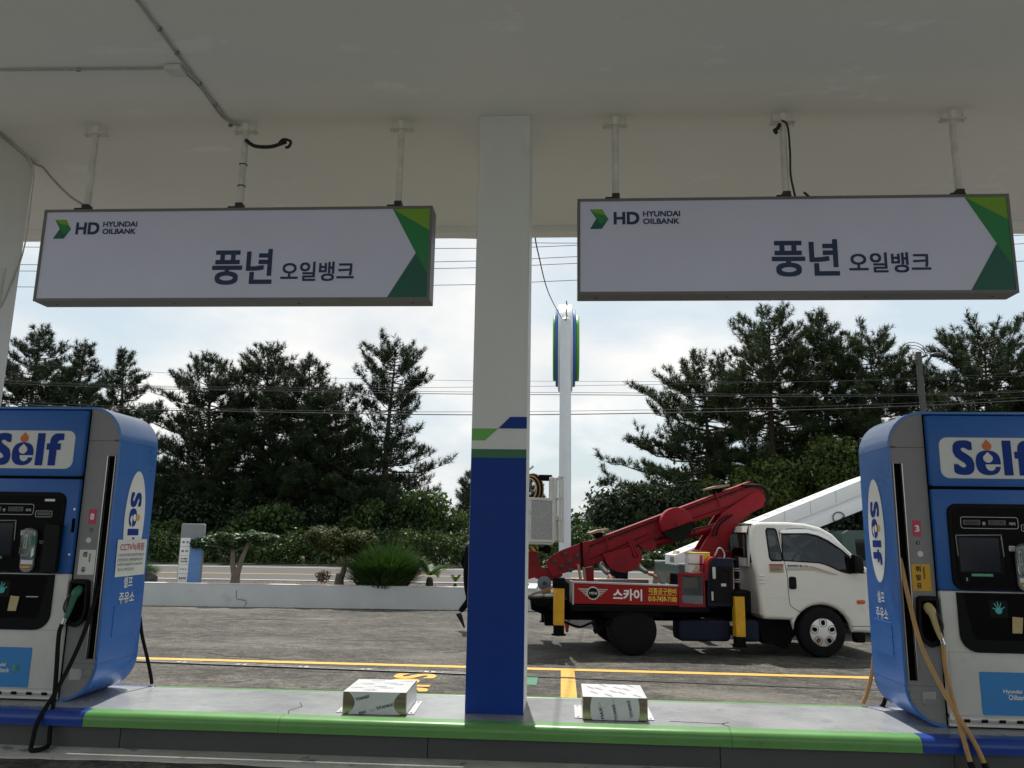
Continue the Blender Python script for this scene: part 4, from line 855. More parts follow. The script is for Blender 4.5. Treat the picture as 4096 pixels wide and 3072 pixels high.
def broadleaf(name, label, loc, h, blobs, seed, m_, dens=42, leaf=.24, group='broadleaf trees across the road', cat='tree', asp=.6):
    r = np.random.default_rng(seed); t = thing(name, label, cat, loc, 0, group); B = []
    for bl in blobs: B += lumps(r, *bl, 16, .42)
    P, Nn = blob_points(r, B, dens, .5); ok = P[:, 2] > .1; V, F = leaves(r, P[ok], Nn[ok], leaf, 1.0, asp); np_mesh('crown', V, F, m_, t)
    b = MB(); b.tube(bez([(0, 0, -.1), (.1, 0, h*.25), (0, .1, h*.6)], 4), np.linspace(.2, .07, 9), 7)
    for bl in blobs: b.tube(bez([(0.05, 0, h*.2), (bl[0]*.5, bl[1]*.5, h*.35), (bl[0], bl[1], bl[2])], 3), np.linspace(.1, .03, 7), 5)
    b.build('trunk', M['bark'], t, normals=False); return t

# ------------------------------------------------------------------ trees across the road
TZ = .12
pw = lambda a, b=1.0, c=.62: (lambda q: a*((.62+.38*min(1, q/.25)) if q < .25 else max(.06, 1-(q-.25)/.75)**c)*b)
PN = [
 ('tall dark pine with ragged layered crown beyond the plain column', -28.6, 41.0, 12.1, 3.0, pw(4.8, 1, .85), 11, 'pine', 1.0),
 ('slim dark pine rising behind the roof of pump 8', -25.4, 40.0, 11.1, 3.2, pw(2.8, 1, .95), 12, 'pine', .95),
 ('narrow dark pine between the pump 8 and the wide pine', -22.9, 39.5, 10.4, 2.4, pw(3.1, 1, .95), 13, 'pine', .95),
 ('dark pine with a flat shaggy top behind the roadside price board', -18.1, 39.5, 9.9, 2.2, pw(3.9, 1, .5), 14, 'pine', .95),
 ('broad dark pine with a thick trunk behind the light green bush', -15.7, 40.5, 11.0, 2.6, pw(4.6, 1, .68), 15, 'pine', .95),
 ('dark pine with pointed leader behind the clipped round shrub', -13.2, 39.8, 10.2, 2.4, pw(3.6, 1, .8), 16, 'pine', .9),
 ('low dark pine tucked between two taller pines', -11.4, 39.5, 8.7, 2.0, pw(3.0, 1, .6), 17, 'pine', .85),
 ('lone open pine with thin see-through crown beside the blue column', -8.7, 39.5, 10.9, 1.8, lambda q: 3.6*(.78+.22*math.sin(q*9))*(1.05-.60*q) if q < .93 else .8, 18, 'pine', .8),
 ('wide spreading pine with branches sloping down to the pole sign', 7.3, 40.5, 10.1, 1.8, lambda q: 5.4*(1-q)**.62+.35, 21, 'pine2', 1.0),
 ('tallest pine with bare pointed leader above the red boom', 10.5, 40.0, 12.9, 2.4, lambda q: 4.0*(1-q)**.55+.3, 22, 'pine2', .85),
 ('tall pine with dense pointed crown next to the tallest pine', 13.3, 40.5, 12.9, 2.4, pw(3.9, 1, .85), 23, 'pine2', .95),
 ('rounded dense pine touching the utility pole', 15.2, 39.0, 11.2, 2.2, pw(3.6, 1, .45), 24, 'pine2', 1.0),
 ('short open pine behind the utility pole', 18.3, 41.5, 10.2, 2.0, pw(3.6, 1, .6), 25, 'pine2', .85),
 ('open pine with long upswept branches above pump 3', 20.8, 40.0, 11.5, 2.2, lambda q: 4.7*(1.1-q)**.45, 26, 'pine2', .8),
 ('dark pine beyond pump 3 at the end of the row', 24.2, 40.5, 11.2, 2.2, pw(4.4), 27, 'pine2', .9)]
for lb, x, y, top, base, wf, sd_, mk, dn in PN:
    pine(lb, (x, y, TZ), top-TZ, base, wf, sd_, LF[mk], dens=dn, lean=(random.uniform(-.02, .02), 0))
for k, (x, y, h) in enumerate(((-6.6, 66, 7.4), (-4.9, 68, 7.0), (-8.0, 70, 6.6), (-3.4, 70, 6.2))):
    pine('small distant pine standing far off beside the blue column', (x, y, TZ), h, 1.2, pw(2.2), 40+k, LF['pine'], dens=.75, nlen=.34, group='small distant pines')
BR = [
 ('dark_broadleaf_tree', 'round dark broadleaf tree under the spreading pine by the pole sign', (3.9, 37.5, TZ), 4.4, [(-1.3, 0, 2.0, 1.6, 1.3, 1.7), (.9, .2, 2.8, 2.2, 1.5, 1.9)], 51, 'dark'),
 ('vine_covered_tree', 'sunlit vine covered tree rising behind the red boom', (9.4, 37.2, TZ), 5.6, [(-2.4, 0, 2.3, 1.6, 1.2, 1.9), (0, .2, 3.1, 1.9, 1.3, 2.2), (2.3, 0, 3.9, 1.9, 1.3, 2.3)], 52, 'vine'),
 ('dark_broadleaf_tree', 'dark thicket tree behind the white ladder lift', (13.6, 38.0, TZ), 5.8, [(-.5, 0, 2.5, 2.0, 1.3, 2.4), (1.9, 0, 3.1, 2.0, 1.3, 2.4)], 53, 'dark'),
 ('vine_covered_tree', 'bright vine draped tree behind the top of pump 3', (18.2, 37.5, TZ), 6.4, [(-1.0, 0, 3.0, 2.2, 1.3, 2.8), (2.0, .2, 3.6, 2.2, 1.3, 2.6)], 54, 'vine'),
 ('dark_broadleaf_tree', 'dark leafy tree under the open pine beside the blue column', (-8.0, 37.4, TZ), 3.8, [(-1.2, 0, 1.6, 1.7, 1.1, 1.6), (1.3, 0, 1.9, 1.8, 1.1, 1.6)], 55, 'broad'),
 ('dark_broadleaf_tree', 'low dark tree between the broad pine and the open pine', (-12.0, 38.2, TZ), 3.6, [(-1.0, 0, 1.6, 1.6, 1.1, 1.5), (1.2, 0, 1.7, 1.5, 1.1, 1.5)], 56, 'dark'),
 ('light_green_bush', 'light green leafy bush standing above the hedge', (-13.0, 36.2, TZ), 2.9, [(0, 0, 1.7, 1.5, .9, 1.05), (-1.6, 0, 1.2, 1.0, .8, .8)], 57, 'broad'),
 ('dark_broadleaf_tree', 'dark tree filling the shade behind pump 8', (-20.3, 38.0, TZ), 3.8, [(-1.3, 0, 1.7, 1.7, 1.1, 1.6), (1.4, 0, 1.6, 1.8, 1.1, 1.6)], 58, 'dark'),
 ('light_green_bush', 'yellow green bush above the hedge beside pump 8', (-18.4, 36.0, TZ), 2.0, [(0, 0, 1.1, 1.4, .8, .9)], 59, 'broad'),
 ('dark_broadleaf_tree', 'dark leafy tree under the flat topped pine', (-16.6, 38.0, TZ), 3.9, [(-.8, 0, 1.8, 1.5, 1.1, 1.7), (1.2, 0, 1.5, 1.5, 1.1, 1.4)], 60, 'dark'),
 ('dark_broadleaf_tree', 'dark tree filling the foot of the tall slim pine', (-25.5, 38.5, TZ), 4.2, [(-1.4, 0, 2.0, 2.0, 1.1, 1.8), (1.6, 0, 1.8, 2.0, 1.1, 1.6)], 61, 'dark'),
 ('light_green_bush', 'pale green rounded bush between the dark leafy tree and the column', (-5.0, 37.2, TZ), 2.7, [(0, 0, 1.3, 1.5, .9, 1.2)], 62, 'broad'),
 ('light_green_bush', 'small green bush below the round dark broadleaf tree', (1.4, 36.5, TZ), 2.2, [(0, 0, 1.0, 1.5, .8, 1.0)], 63, 'broad')]
for nm, lb, loc, h, bl, sd_, mk in BR: broadleaf(nm, lb, loc, h, bl, sd_, LF[mk], dens=58, leaf=.20)
# far wood behind everything, one mass
r = np.random.default_rng(99); B = []
for k in range(120):
    x = r.uniform(-60, 46); y = r.uniform(47, 60); gap = -11 < x < 3; h = r.uniform(2.0, 3.3) if gap else r.uniform(3.8, 6.2); B.append((x, y, h*.45, r.uniform(1.8, 3), 1.6, h*.55))
P, Nn = blob_points(r, B, 13, .45); ok = P[:, 2] > .1; V, F = leaves(r, P[ok], Nn[ok], .42, 1.0, .6); o = np_mesh('woodland', V, F, LF['dark']); o['kind'] = 'stuff'; o['label'] = 'dark mass of far woodland behind the pines'; o['category'] = 'woodland'
# clipped hedge along the far side of the road
r = np.random.default_rng(5); B = []
for k in range(150):
    x = -42+k*.46+r.uniform(-.2, .2); y = 35.4+RD*x+r.uniform(-.25, .35); h = 1.35+.18*math.sin(x*.55)+.12*math.sin(x*1.7+1)+(.25 if x > -6 else 0); B.append((x, y, h*.5, .55, .6, h*.55))
t = thing('hedge', 'long leafy green hedge along the far side of the road', 'hedge', (0, 0, TZ))
P, Nn = blob_points(r, B, 120, .45); ok = P[:, 2] > .03; V, F = leaves(r, P[ok], Nn[ok], .13, 1.0, .6); np_mesh('foliage', V, F, LF['hedge'], t)
P = np.stack([r.uniform(-42, 27, 2600), r.uniform(0, 1, 2600), r.uniform(0, .3, 2600)], 1); P[:, 1] = 34.35+RD*P[:, 0]+.7*P[:, 1]; V, F = leaves(r, P, np.tile([0, -.6, .6], (2600, 1)), .13, 1, .3); np_mesh('ground_cover', V+np.array([0, 0, TZ]), F, LF['broad'])['kind'] = 'stuff'

# ------------------------------------------------------------------ planting in the planter
def at_planter(x, dy=.65): return (x, wy(x)+dy, SZ)
def forked_tree(loc, label, crown, seed, m_, leaf, dens, h, fork):
    r = np.random.default_rng(seed); t = thing('clipped_tree', label, 'tree', loc, 0, 'small clipped trees in the planters')
    b = MB(); b.tube(bez([(0, 0, -.06), (0, 0, .12), (.01, 0, h*.32)], 4), np.linspace(.115, .085, 9), 9)
    for sx, tx, tz_ in fork: b.tube(bez([(sx*.03, 0, h*.2), (sx*.09, 0, h*.45), (tx*.75, .02, tz_*.85), (tx, 0, tz_)], 4), np.linspace(.072, .035, 13), 8)
    for k in range(7):
        a = k*.9; b.tube(bez([(fork[k % len(fork)][1]*.9, 0, fork[k % len(fork)][2]*.9), (crown[k % len(crown)][0]+.2*math.cos(a), .2*math.sin(a), crown[k % len(crown)][2]-.05)], 3), np.linspace(.02, .008, 4), 5)
    b.build('trunk', M['bark2'], t, normals=False)
    B = []
    for c in crown: B += lumps(r, *c, 9, .45)
    P, Nn = blob_points(r, B, dens, .5); V, F = leaves(r, P, Nn+np.array([0, 0, .5]), leaf, .8, .5); np_mesh('crown', V, F, m_, t); return t
forked_tree(at_planter(-7.22), 'small tree with forked pale trunk and flat glossy crown beside the price board', [(-.72, 0, .88, .36, .3, .20), (-.15, 0, .94, .44, .34, .22), (.45, 0, 1.0, .42, .3, .21)], 71, LF['gloss'], .10, 800, 1.0, [(-1, -.15, .85), (1, .26, .95)])
forked_tree(at_planter(-4.95, .75), 'clipped round topped shrub tree with two olive green domes', [(-.40, 0, 1.0, .46, .38, .33), (.36, 0, .98, .46, .38, .30), (0, 0, .82, .40, .3, .24)], 72, LF['box'], .07, 1700, .8, [(1, .06, .7)])
forked_tree((2.17, 18.5, -.12), 'small round crowned tree with pale trunk behind the worker', [(-.10, 0, 1.12, .40, .3, .24), (.22, 0, 1.05, .30, .3, .22)], 73, LF['gloss'], .09, 420, 1.0, [(-1, -.08, .95), (1, .12, .95)])
forked_tree((-1.75, 18.3, SZ), 'small glossy leaved shrub tree beside the walking person', [(-.1, 0, .78, .42, .3, .24), (.25, 0, .9, .36, .3, .24)], 74, LF['gloss'], .085, 420, .7, [(1, .05, .6)])
# ornamental grass mound
def blades(r, n, c, rx, ry, h, m_, par, name='blades', wid=.012, droop=1.0):
    a = r.uniform(0, 2*PI, n); rr = np.sqrt(r.random(n)); root = np.stack([c[0]+rx*.55*rr*np.cos(a), c[1]+ry*.55*rr*np.sin(a), np.full(n, c[2])], 1)
    out = np.stack([np.cos(a)*rx, np.sin(a)*ry, np.zeros(n)], 1)*(.25+.6*rr*r.uniform(.6, 1.2, n))[:, None]; H = h*r.uniform(.6, 1.08, n)*(1-.28*rr**2)
    sd_ = np.stack([-np.sin(a+r.normal(size=n)), np.cos(a+r.normal(size=n)), np.zeros(n)], 1); V = []; ts = [0, .35, .7, 1.0]
    for k, s in enumerate(ts):
        p = root+out*(s**1.7)+np.array([0, 0, 1])*(H*(s-.28*droop*s**3*rr))[:, None]+r.normal(size=(n, 3))*.008
        w = wid*(1-s*.92); V += [p-sd_*w, p+sd_*w]
    V = np.stack(V, 1).reshape(-1, 3); i = np.arange(n)*8; F = []
    for k in range(3): F += [np.stack([i+2*k, i+2*k+1, i+2*k+3, i+2*k+2], 1)]
    return np_mesh(name, V, np.concatenate(F), m_, par)
t = thing('ornamental_grass', 'large bright green mound of arching grass spilling over the planter wall', 'plant', at_planter(-3.9, .55)); r = np.random.default_rng(8)
blades(r, 4200, (0, 0, -.05), .80, .62, 1.08, LF['grass'], t, wid=.016); blades(r, 260, (0, 0, 0), .7, .5, 1.22, LF['grass'], t, wid=.012, droop=.6); blades(r, 900, (0.0, -.25, -.02), .95, .55, .62, LF['grass'], t, droop=1.6)
t = thing('dry_shrub', 'small reddish dry shrub between the clipped shrub tree and the grass mound', 'plant', at_planter(-5.2, .45)); r = np.random.default_rng(9)
P, Nn = blob_points(r, lumps(r, 0, 0, .2, .24, .2, .16, 6), 500, .6); V, F = leaves(r, P, Nn, .05, 1, .5); np_mesh('foliage', V, F, LF['litter'], t)
def cycad(loc, label, s, seed, nf=15):
    r = np.random.default_rng(seed); t = thing('cycad', label, 'plant', loc, 0, 'cycads in the planter'); b = MB(); b.lathe([(.06*s, -.03), (.075*s, .06*s), (.06*s, .16*s), (.03*s, .19*s)], 9); b.build('trunk', M['bark'], t)
    for k in range(nf):
        a = k*2.4; el = r.uniform(.35, 1.25); L = s*r.uniform(.5, .64); V = []; F = []; d = np.array([math.cos(a), math.sin(a), 0]); sd_ = np.array([-d[1], d[0], 0]); n = 24
        for j in range(n):
            q = .12+.88*j/n; p = d*L*q*math.cos(el)+np.array([0, 0, .2*s+L*(q*math.sin(el)-.35*q*q)]); ll = .13*s*math.sin(PI*min(.97, q*.85+.12))
            for sg in (-1, 1): i = len(V); V += [p-d*.011*s-np.array([0, 0, .008*s]), p+d*.011*s+np.array([0, 0, .008*s]), p+sd_*sg*ll*.9+d*ll*.8+np.array([0, 0, .55*ll])]; F.append((i, i+1, i+2))
        np_mesh('frond', V, F, LF['grass'], t)
    return t
cycad(at_planter(-2.92, .6), 'squat cycad with stiff spreading fronds beside the grass mound', 1.15, 3); cycad(at_planter(-2.33, .4), 'tiny seedling cycad standing on the planter wall edge', .55, 4, 6)
t = thing('dwarf_pine', 'dense bright green dwarf pine cushion in the planter beside pump 8', 'plant', at_planter(-9.42, .6)); r = np.random.default_rng(12)
blades(r, 3800, (0, 0, .0), .42, .38, .50, LF['grass'], t, 'foliage', .008, .4)
t = thing('boulder', 'dark rough boulder beside the dwarf pine', 'rock', at_planter(-9.02, .45)); b = MB(); b.ball((0, 0, .1), .17, 9, (1, .8, .9))
rng = random.Random(4); b.v = [(x*(1+rng.uniform(-.16, .16)), y*(1+rng.uniform(-.16, .16)), z*(1+rng.uniform(-.12, .12))) for x, y, z in b.v]; b.build('stone', M['rock'], t, ang=20)
r = np.random.default_rng(31); n = 1500; P = np.stack([r.uniform(-20, -1, n), np.zeros(n), np.full(n, SZ+.005)], 1); P[:, 1] = 17.62+WS*P[:, 0]+r.uniform(.22, 1.9, n); P = np.concatenate([P, np.stack([r.uniform(-12, -2, 160), np.zeros(160), np.full(160, -.113)], 1)]); P[-160:, 1] = 17.62+WS*P[-160:, 0]-.02-r.random(160)**2*.25
V, F = leaves(r, P, np.tile([0, 0, 1.], (len(P), 1)), .06, .35, .5); o = np_mesh('leaf_litter', V, F, LF['litter']); o['kind'] = 'stuff'
# price and service board
t = thing('price_board', 'leaning grey pylon board with white and blue rows in the planter', 'sign board', at_planter(-8.28, .75), math.radians(13))
b = MB(); b.prism(rrect(-.25, .25, -.1, 1.30, .035), 'y', -.07, .07, r=.012); bd = b.build('board_body', M['boardgrey'], t)
for k, tx in enumerate((('경 유',), ('등 유',), ('카드할인', '포인트적립'), ('서 비 스',), ('품질적합',))):
    z1 = .985-k*.196; z0 = z1-.188
    for a, b_, m_ in ((-.235, -.03, M['white']), (-.028, .235, M['boardblue'])):
        b = MB(); b.box(a, b_, -.075, -.068, z0, z1); cell = b.build('row_panel', m_, bd, ang=0)
        if m_ is M['white']:
            for j, wd in enumerate(tx):
                b = MB(); text(b, wd, (0, -.0765, 0), X, Z, (a+b_)/2, (z0+z1)/2+(.03-.06*j if len(tx) > 1 else 0), .15, .045, .03); b.build('lettering', M['lblack'], cell, ang=0, normals=False)
# ------------------------------------------------------------------ pole sign, utility pole, wires
t = thing('pole_sign', 'tall white pole with a round station sign seen edge on', 'pole sign', (.07, 18.1, -.1))
b = MB(); b.lathe([(.135, -.1), (.135, 3.5), (.122, 6.55), (.06, 6.6)], 24); b.build('pole', M['polew'], t)
def disc(x0, x1, ry, rz, m_, name): b = MB(); b.prism(ngon(40, ry, 1.0, 6.10, rz), 'x', x0, x1, r=.03); b.build(name, m_, t)
disc(-.175, .175, .93, 1.08, M['polew'], 'sign_drum'); disc(-.235, -.176, .86, .96, mat('sign blue', (.03, .12, .42), .4), 'blue_disc'); disc(.176, .24, .86, .96, MATS['sign blue'], 'blue_disc'); disc(-.30, -.236, .70, .82, M['lgreen'], 'green_disc'); disc(.241, .335, .70, .82, M['lgreen'], 'green_disc')
b = MB(); b.tube(bez([(0.02, -.05, 6.99), (.035, -.06, 6.85), (.015, -.07, 6.72), (.03, -.09, 6.62), (.0, -.135, 6.5)], 5), .014, 5); b.build('rusty_strap', M['wire'], t)
t = thing('utility_pole', 'grey concrete utility pole with crossarm and street lamp among the pines', 'utility pole', (16.0, 36.0, TZ))
b = MB(); b.lathe([(.18, -.1), (.125, 9.72), (.12, 9.74)], 14); b.build('pole', M['concpole'], t)
b = MB(); b.tube([(-.55, 0, 9.22), (.42, .1, 9.62)], .055, 6); arm = b.build('crossarm', M['dsteel'], t)
for k in (.05, .35, .65, .95): b = MB(); b.lathe([(.05, 0), (.07, .07), (.045, .12), (.06, .17), (.02, .22)], 8, c=(-.55+.97*k, .1*k, 9.22+.4*k)); b.build('insulator', M['greyw'], arm)
b = MB(); b.tube(bez([(.14, -.1, 8.7), (.28, -.15, 9.2), (.45, -.2, 9.5)], 5), .045, 7); la = b.build('lamp_arm', M['dsteel'], t)
b = MB(); b.ball((.68, -.22, 9.56), .3, 9, (1, .5, .38)); b.build('lamp_head', M['dsteel'], la)
for k in range(3): b = MB(); b.tube([(-.2+.45*math.cos(a)*(1+.25*k), .05*k, 9.55+(.35+.16*k)*math.sin(a)) for a in np.linspace(.1+.2*k, 2.7, 12)], .016, 4); b.build('jumper_wire', M['wire'], arm)
def wire(pts, r_, label, ext=1):
    t0, t1 = Vector(pts[0]), Vector(pts[-1]); P = bez(pts, 10); b = MB(); o0 = P[0].copy()
    b.tube([p-o0 for p in P], r_, 5); o = b.build('power_line', M['wire'], None); o.location = o0; return tag(o, label, 'wire', 'power lines along the road')
WR = [(11.75, 11.62, 11.56, 11.35, 11.5), (11.36, 11.28, 11.19, 11.27, 11.9), (10.7, 10.66, 10.72, 10.86, 11.5), (10.46, 10.43, 10.477, 10.62, 11.2), (9.87, 9.85, 9.876, 10.02, 10.6)]
for nm, w in zip(('topmost', 'second from the top', 'middle one', 'second from the bottom', 'lowest one'), WR): wire([(-34, 26, w[0]+.3), (-19.3, 26, w[0]), (-11, 26, w[1]), (-3.45, 26, w[2]), (.4, 26, w[3]), (15, 26, w[4]), (32, 26, w[4]+1.2)], .011, 'thin overhead wire behind the hanging signs, '+nm+' of the five high wires')
WR = [((7.075, 6.681, 6.52, 6.75), .006), ((6.50, 6.282, 6.369, 6.839), .007), ((6.462, 6.23, 6.141, 6.268), .008), ((6.391, 6.165, 6.066, 6.219), .012), ((5.767, 5.508, 5.522, 6.04), .008), ((5.67, 5.44, 5.414, 5.943), .016)]
for nm, (w, rr) in zip(('thinnest and topmost', 'second from the top', 'third from the top', 'fourth from the top', 'fifth from the top', 'thickest and lowest'), WR): wire([(-36, 26, w[0]+.9), (-19.4, 26, w[0]), (-11, 26, w[1]), (.42, 26, w[2]), (14.7, 26, w[3]), (33, 26, w[3]+1.6)], rr, 'cable crossing before the pines, '+nm+' of the low six')
b = MB(); P = bez([(-.30, 7.97, 4.6), (-.29, 9, 4.75), (-.22, 12, 5.2), (-.02, 17.9, 6.42)], 6); b.tube([p-P[0] for p in P], .008, 5); o = b.build('guy_wire', M['wire']); o.location = P[0]; tag(o, 'thin wire from the canopy edge to the pole sign', 'wire')

# ------------------------------------------------------------------ red boom truck (local: x forward, y away from the camera side, z up)
TA_ = math.radians(7.12); TO = (1.005, 11.285, -.12); TW = 1.70
trk = thing('boom_truck', 'white cab truck with folded red aerial boom and red side sign', 'truck', TO, TA_)
def wheel(par, x, y0, y1, r_, face, cover=True):
    w = thing_part('wheel', par, (x, (y0+y1)/2, r_)); d = abs(y1-y0)/2
    b = MB(); b.lathe([(r_*.60, -d), (r_*.80, -d), (r_*.955, -d*.86), (r_, -d*.55), (r_, d*.55), (r_*.955, d*.86), (r_*.8, d), (r_*.6, d)], 36, 'y'); b.build('tyre', M['rubber'], w)
    b = MB()
    if cover:
        b.lathe([(r_*.615, face*d*.75), (r_*.60, face*d*.95), (r_*.5, face*d*1.06), (r_*.2, face*d*1.10), (.005, face*d*1.11)], 30, 'y'); rim = b.build('rim', M['hub'], w)
        for k in range(5):
            a = PI/2+k*2*PI/5; c, s = math.cos(a), math.sin(a); R_ = r_*.385
            def pad(su, sv, z):
                pts = []
                for q in range(12):
                    th = q*2*PI/12; u = su*math.copysign(abs(math.cos(th))**.7, math.cos(th)); v = sv*math.copysign(abs(math.sin(th))**.7, math.sin(th)); pts.append((c*(R_+u)-s*v, s*(R_+u)+c*v))
                return pts
            y_ = face*d*1.06
            b = MB(); b.prism(pad(r_*.165, r_*.165, 0), 'y', y_+face*.001, y_+face*.0065, holes=[pad(r_*.150, r_*.150, 0)]); b.build('rim_groove', M['dsteel'], rim, ang=0); b = MB(); b.prism(pad(r_*.105, r_*.085, 0), 'y', y_, y_+face*.0075); b.build('rim_hole', M['rust'] if k == 2 else M['slot'], rim, ang=0)
    else:
        b.lathe([(r_*.6, face*d*.5), (r_*.5, face*d*.1), (r_*.25, face*d*.1), (r_*.22, face*d*.7), (.005, face*d*.72)], 24, 'y'); b.build('rim', M['tchas'], w)
    return w
def thing_part(name, par, loc):
    o = bpy.data.objects.new(name, None); COL.objects.link(o); o.parent = par; o.location = loc; o.empty_display_size = .1; return o
def cap_poly(p0, p1, r0, r1, n=8):
    """rounded bar outline between two points"""
    a = math.atan2(p1[1]-p0[1], p1[0]-p0[0]); return [(p1[0]+r1*math.cos(a+t), p1[1]+r1*math.sin(a+t)) for t in np.linspace(-PI/2, PI/2, n)]+[(p0[0]+r0*math.cos(a+t), p0[1]+r0*math.sin(a+t)) for t in np.linspace(PI/2, 1.5*PI, n)]
wheel(trk, 2.60, .0, .19, .335, -1); wheel(trk, 2.60, TW-.19, TW, .335, 1); wheel(trk, -.02, .02, .36, .33, -1, False); wheel(trk, -.02, TW-.36, TW-.02, .33, 1, False)
# cab shell: rounded extrusion with real window openings, hollow inside
arch = [(2.6+.405*math.cos(a), .335+.365*math.sin(a)) for a in np.linspace(math.radians(176), math.radians(6), 13)]
cabp = [(1.80, .50), (2.16, .49)]+arch+[(3.02, .335), (3.40, .33), (3.47, .42), (3.47, .95), (3.40, 1.13), (3.24, 1.24), (3.09, 1.40), (2.98, 1.51), (2.84, 1.66), (2.67, 1.755), (2.45, 1.805), (2.2, 1.82), (1.80, 1.815), (1.70, 1.79), (1.665, 1.70), (1.635, 1.50), (1.66, 1.25), (1.70, 1.08), (1.725, .80), (1.74, .56)]
dw = [(2.105, 1.645), (2.46, 1.655), (2.60, 1.625), (2.74, 1.56), (2.92, 1.445), (3.03, 1.35), (3.05, 1.20), (3.0, 1.145), (2.88, 1.175), (2.76, 1.235), (2.60, 1.275), (2.09, 1.30)]
qw = [(1.885, 1.69), (1.90, 1.715), (1.99, 1.712), (2.005, 1.70), (2.065, 1.315), (2.05, 1.30), (1.93, 1.30), (1.91, 1.33)]
r_ = .055
b = MB(); PL = cabp if area2(cabp) > 0 else cabp[::-1]; n = len(PL)
rings = [(offset_poly(PL, r_*(1-math.sin(t))), r_*(1-math.cos(t))) for t in np.linspace(0, PI/2, 5)]
def tum(p, w): return max(0, min(1, (p[1]-1.2)/.6))*.05          # the upper cab leans inward
ringsA = [[(p[0], w+tum(p, w), p[1]) for p in pl] for pl, w in rings]; ringsB = [[(p[0], TW-w-tum(p, w), p[1]) for p in pl] for pl, w in rings]
def strips(R1, R2, skip=lambda i: False):
    vs = R1+R2; fs = [(i, (i+1) % n, n+(i+1) % n, n+i) for i in range(n) if not skip(i)]; b.add(vs, fs)
for k in range(4): strips(ringsA[k], ringsA[k+1]); strips(ringsB[k], ringsB[k+1])
def is_glass(i):
    p, q = PL[i], PL[(i+1) % n]; m_ = ((p[0]+q[0])/2, (p[1]+q[1])/2); return m_[0] > 2.75 and 1.22 < m_[1] < 1.72
def is_rear(i):
    p, q = PL[i], PL[(i+1) % n]; m_ = ((p[0]+q[0])/2, (p[1]+q[1])/2); return m_[0] < 1.70 and 1.2 < m_[1] < 1.76
def is_low(i):
    p, q = PL[i], PL[(i+1) % n]; m_ = ((p[0]+q[0])/2, (p[1]+q[1])/2); return m_[1] < .72 and 2.1 < m_[0] < 3.05
strips(ringsA[4], ringsB[4], lambda i: is_glass(i) or is_rear(i) or is_low(i))
for w_, sgn in ((0, 1), (TW, -1)):
    base = rings[0][0]; loops = [[Vector((p[0], p[1], 0)) for p in base]]; pts = list(base)
    for h_ in (dw, qw): hh = h_ if area2(h_) < 0 else h_[::-1]; loops.append([Vector((p[0], p[1], 0)) for p in hh]); pts += hh
    b.add([(p[0], w_+sgn*tum(p, 0), p[1]) for p in pts], [tuple(t_) for t_ in tessellate_polygon(loops)])
    for h_ in (dw, qw):                                           # reveals of the window openings
        m_ = len(h_); b.add([(p[0], w_+sgn*tum(p, 0), p[1]) for p in h_]+[(p[0], w_+sgn*(tum(p, 0)+.035), p[1]) for p in h_], [(i, (i+1) % m_, m_+(i+1) % m_, m_+i) for i in range(m_)])
# rear wall with its window opening
zr = [1.205, 1.25, 1.335, 1.655, 1.70, 1.765]; xr = lambda z: 1.665+(-.03 if z < 1.6 else (z-1.6)*.25-.03)
for w0, w1, z0, z1 in ((.055, .17, 1.2, 1.765), (TW-.17, TW-.055, 1.2, 1.765), (.17, TW-.17, 1.2, 1.335), (.17, TW-.17, 1.655, 1.765)): b.face([(xr(z0), w0+.03, z0), (xr(z0), w1+(.0 if w1 > .5 else 0), z0), (xr(z1), w1, z1), (xr(z1), w0+.03, z1)])
cab = b.build('cab', M['twhite'], trk, ang=32, normals=False)
def pane(name, poly, w_, m_, par, sgn=1): b = MB(); flat(b, poly, (0, w_, 0), X, Z); b.v = [(v[0], v[1]+sgn*tum((v[0], v[2]), 0), v[2]) for v in b.v]; return b.build(name, m_, par, ang=0)
def rimring(poly, w_, wd, m_, name, par, th=.006):
    P_ = poly if area2(poly) > 0 else poly[::-1]; b = MB(); b.prism(offset_poly(P_, -wd), 'y', w_-th, w_+.01, holes=[P_]); b.v = [(v[0], v[1]+tum((v[0], v[2]), 0), v[2]) for v in b.v]; return b.build(name, m_, par, ang=0)
pane('side_window', dw, .02, M['tglass'], cab); pane('side_window', qw, .02, M['tglass'], cab); pane('side_window', dw, TW-.02, M['tglass'], cab, -1); pane('side_window', qw, TW-.02, M['tglass'], cab, -1)
rimring(dw, 0, .016, M['black'], 'window_seal', cab, .003); rimring(qw, 0, .022, M['black'], 'window_seal', cab, .003)
b = MB(); b.face([(1.635, .19, 1.33), (1.635, TW-.17, 1.33), (1.65, TW-.17, 1.66), (1.65, .19, 1.66)]); b.build('rear_window', M['tglass'], cab, ang=0)
for w0, w1, z0, z1 in ((.175, .205, 1.325, 1.665), (.175, TW-.17, 1.322, 1.342), (.175, TW-.17, 1.652, 1.672)): b = MB(); b.box(1.618, 1.64, w0, w1, z0, z1, .004); b.build('window_seal', M['black'], cab)
b = MB(); gi = [i for i in range(n) if is_glass(i)]
for i in gi: A1, A2, B1, B2 = ringsA[4][i], ringsA[4][(i+1) % n], ringsB[4][i], ringsB[4][(i+1) % n]; b.face([A1, A2, B2, B1])
b.build('windscreen', M['tglass'], cab, ang=60)
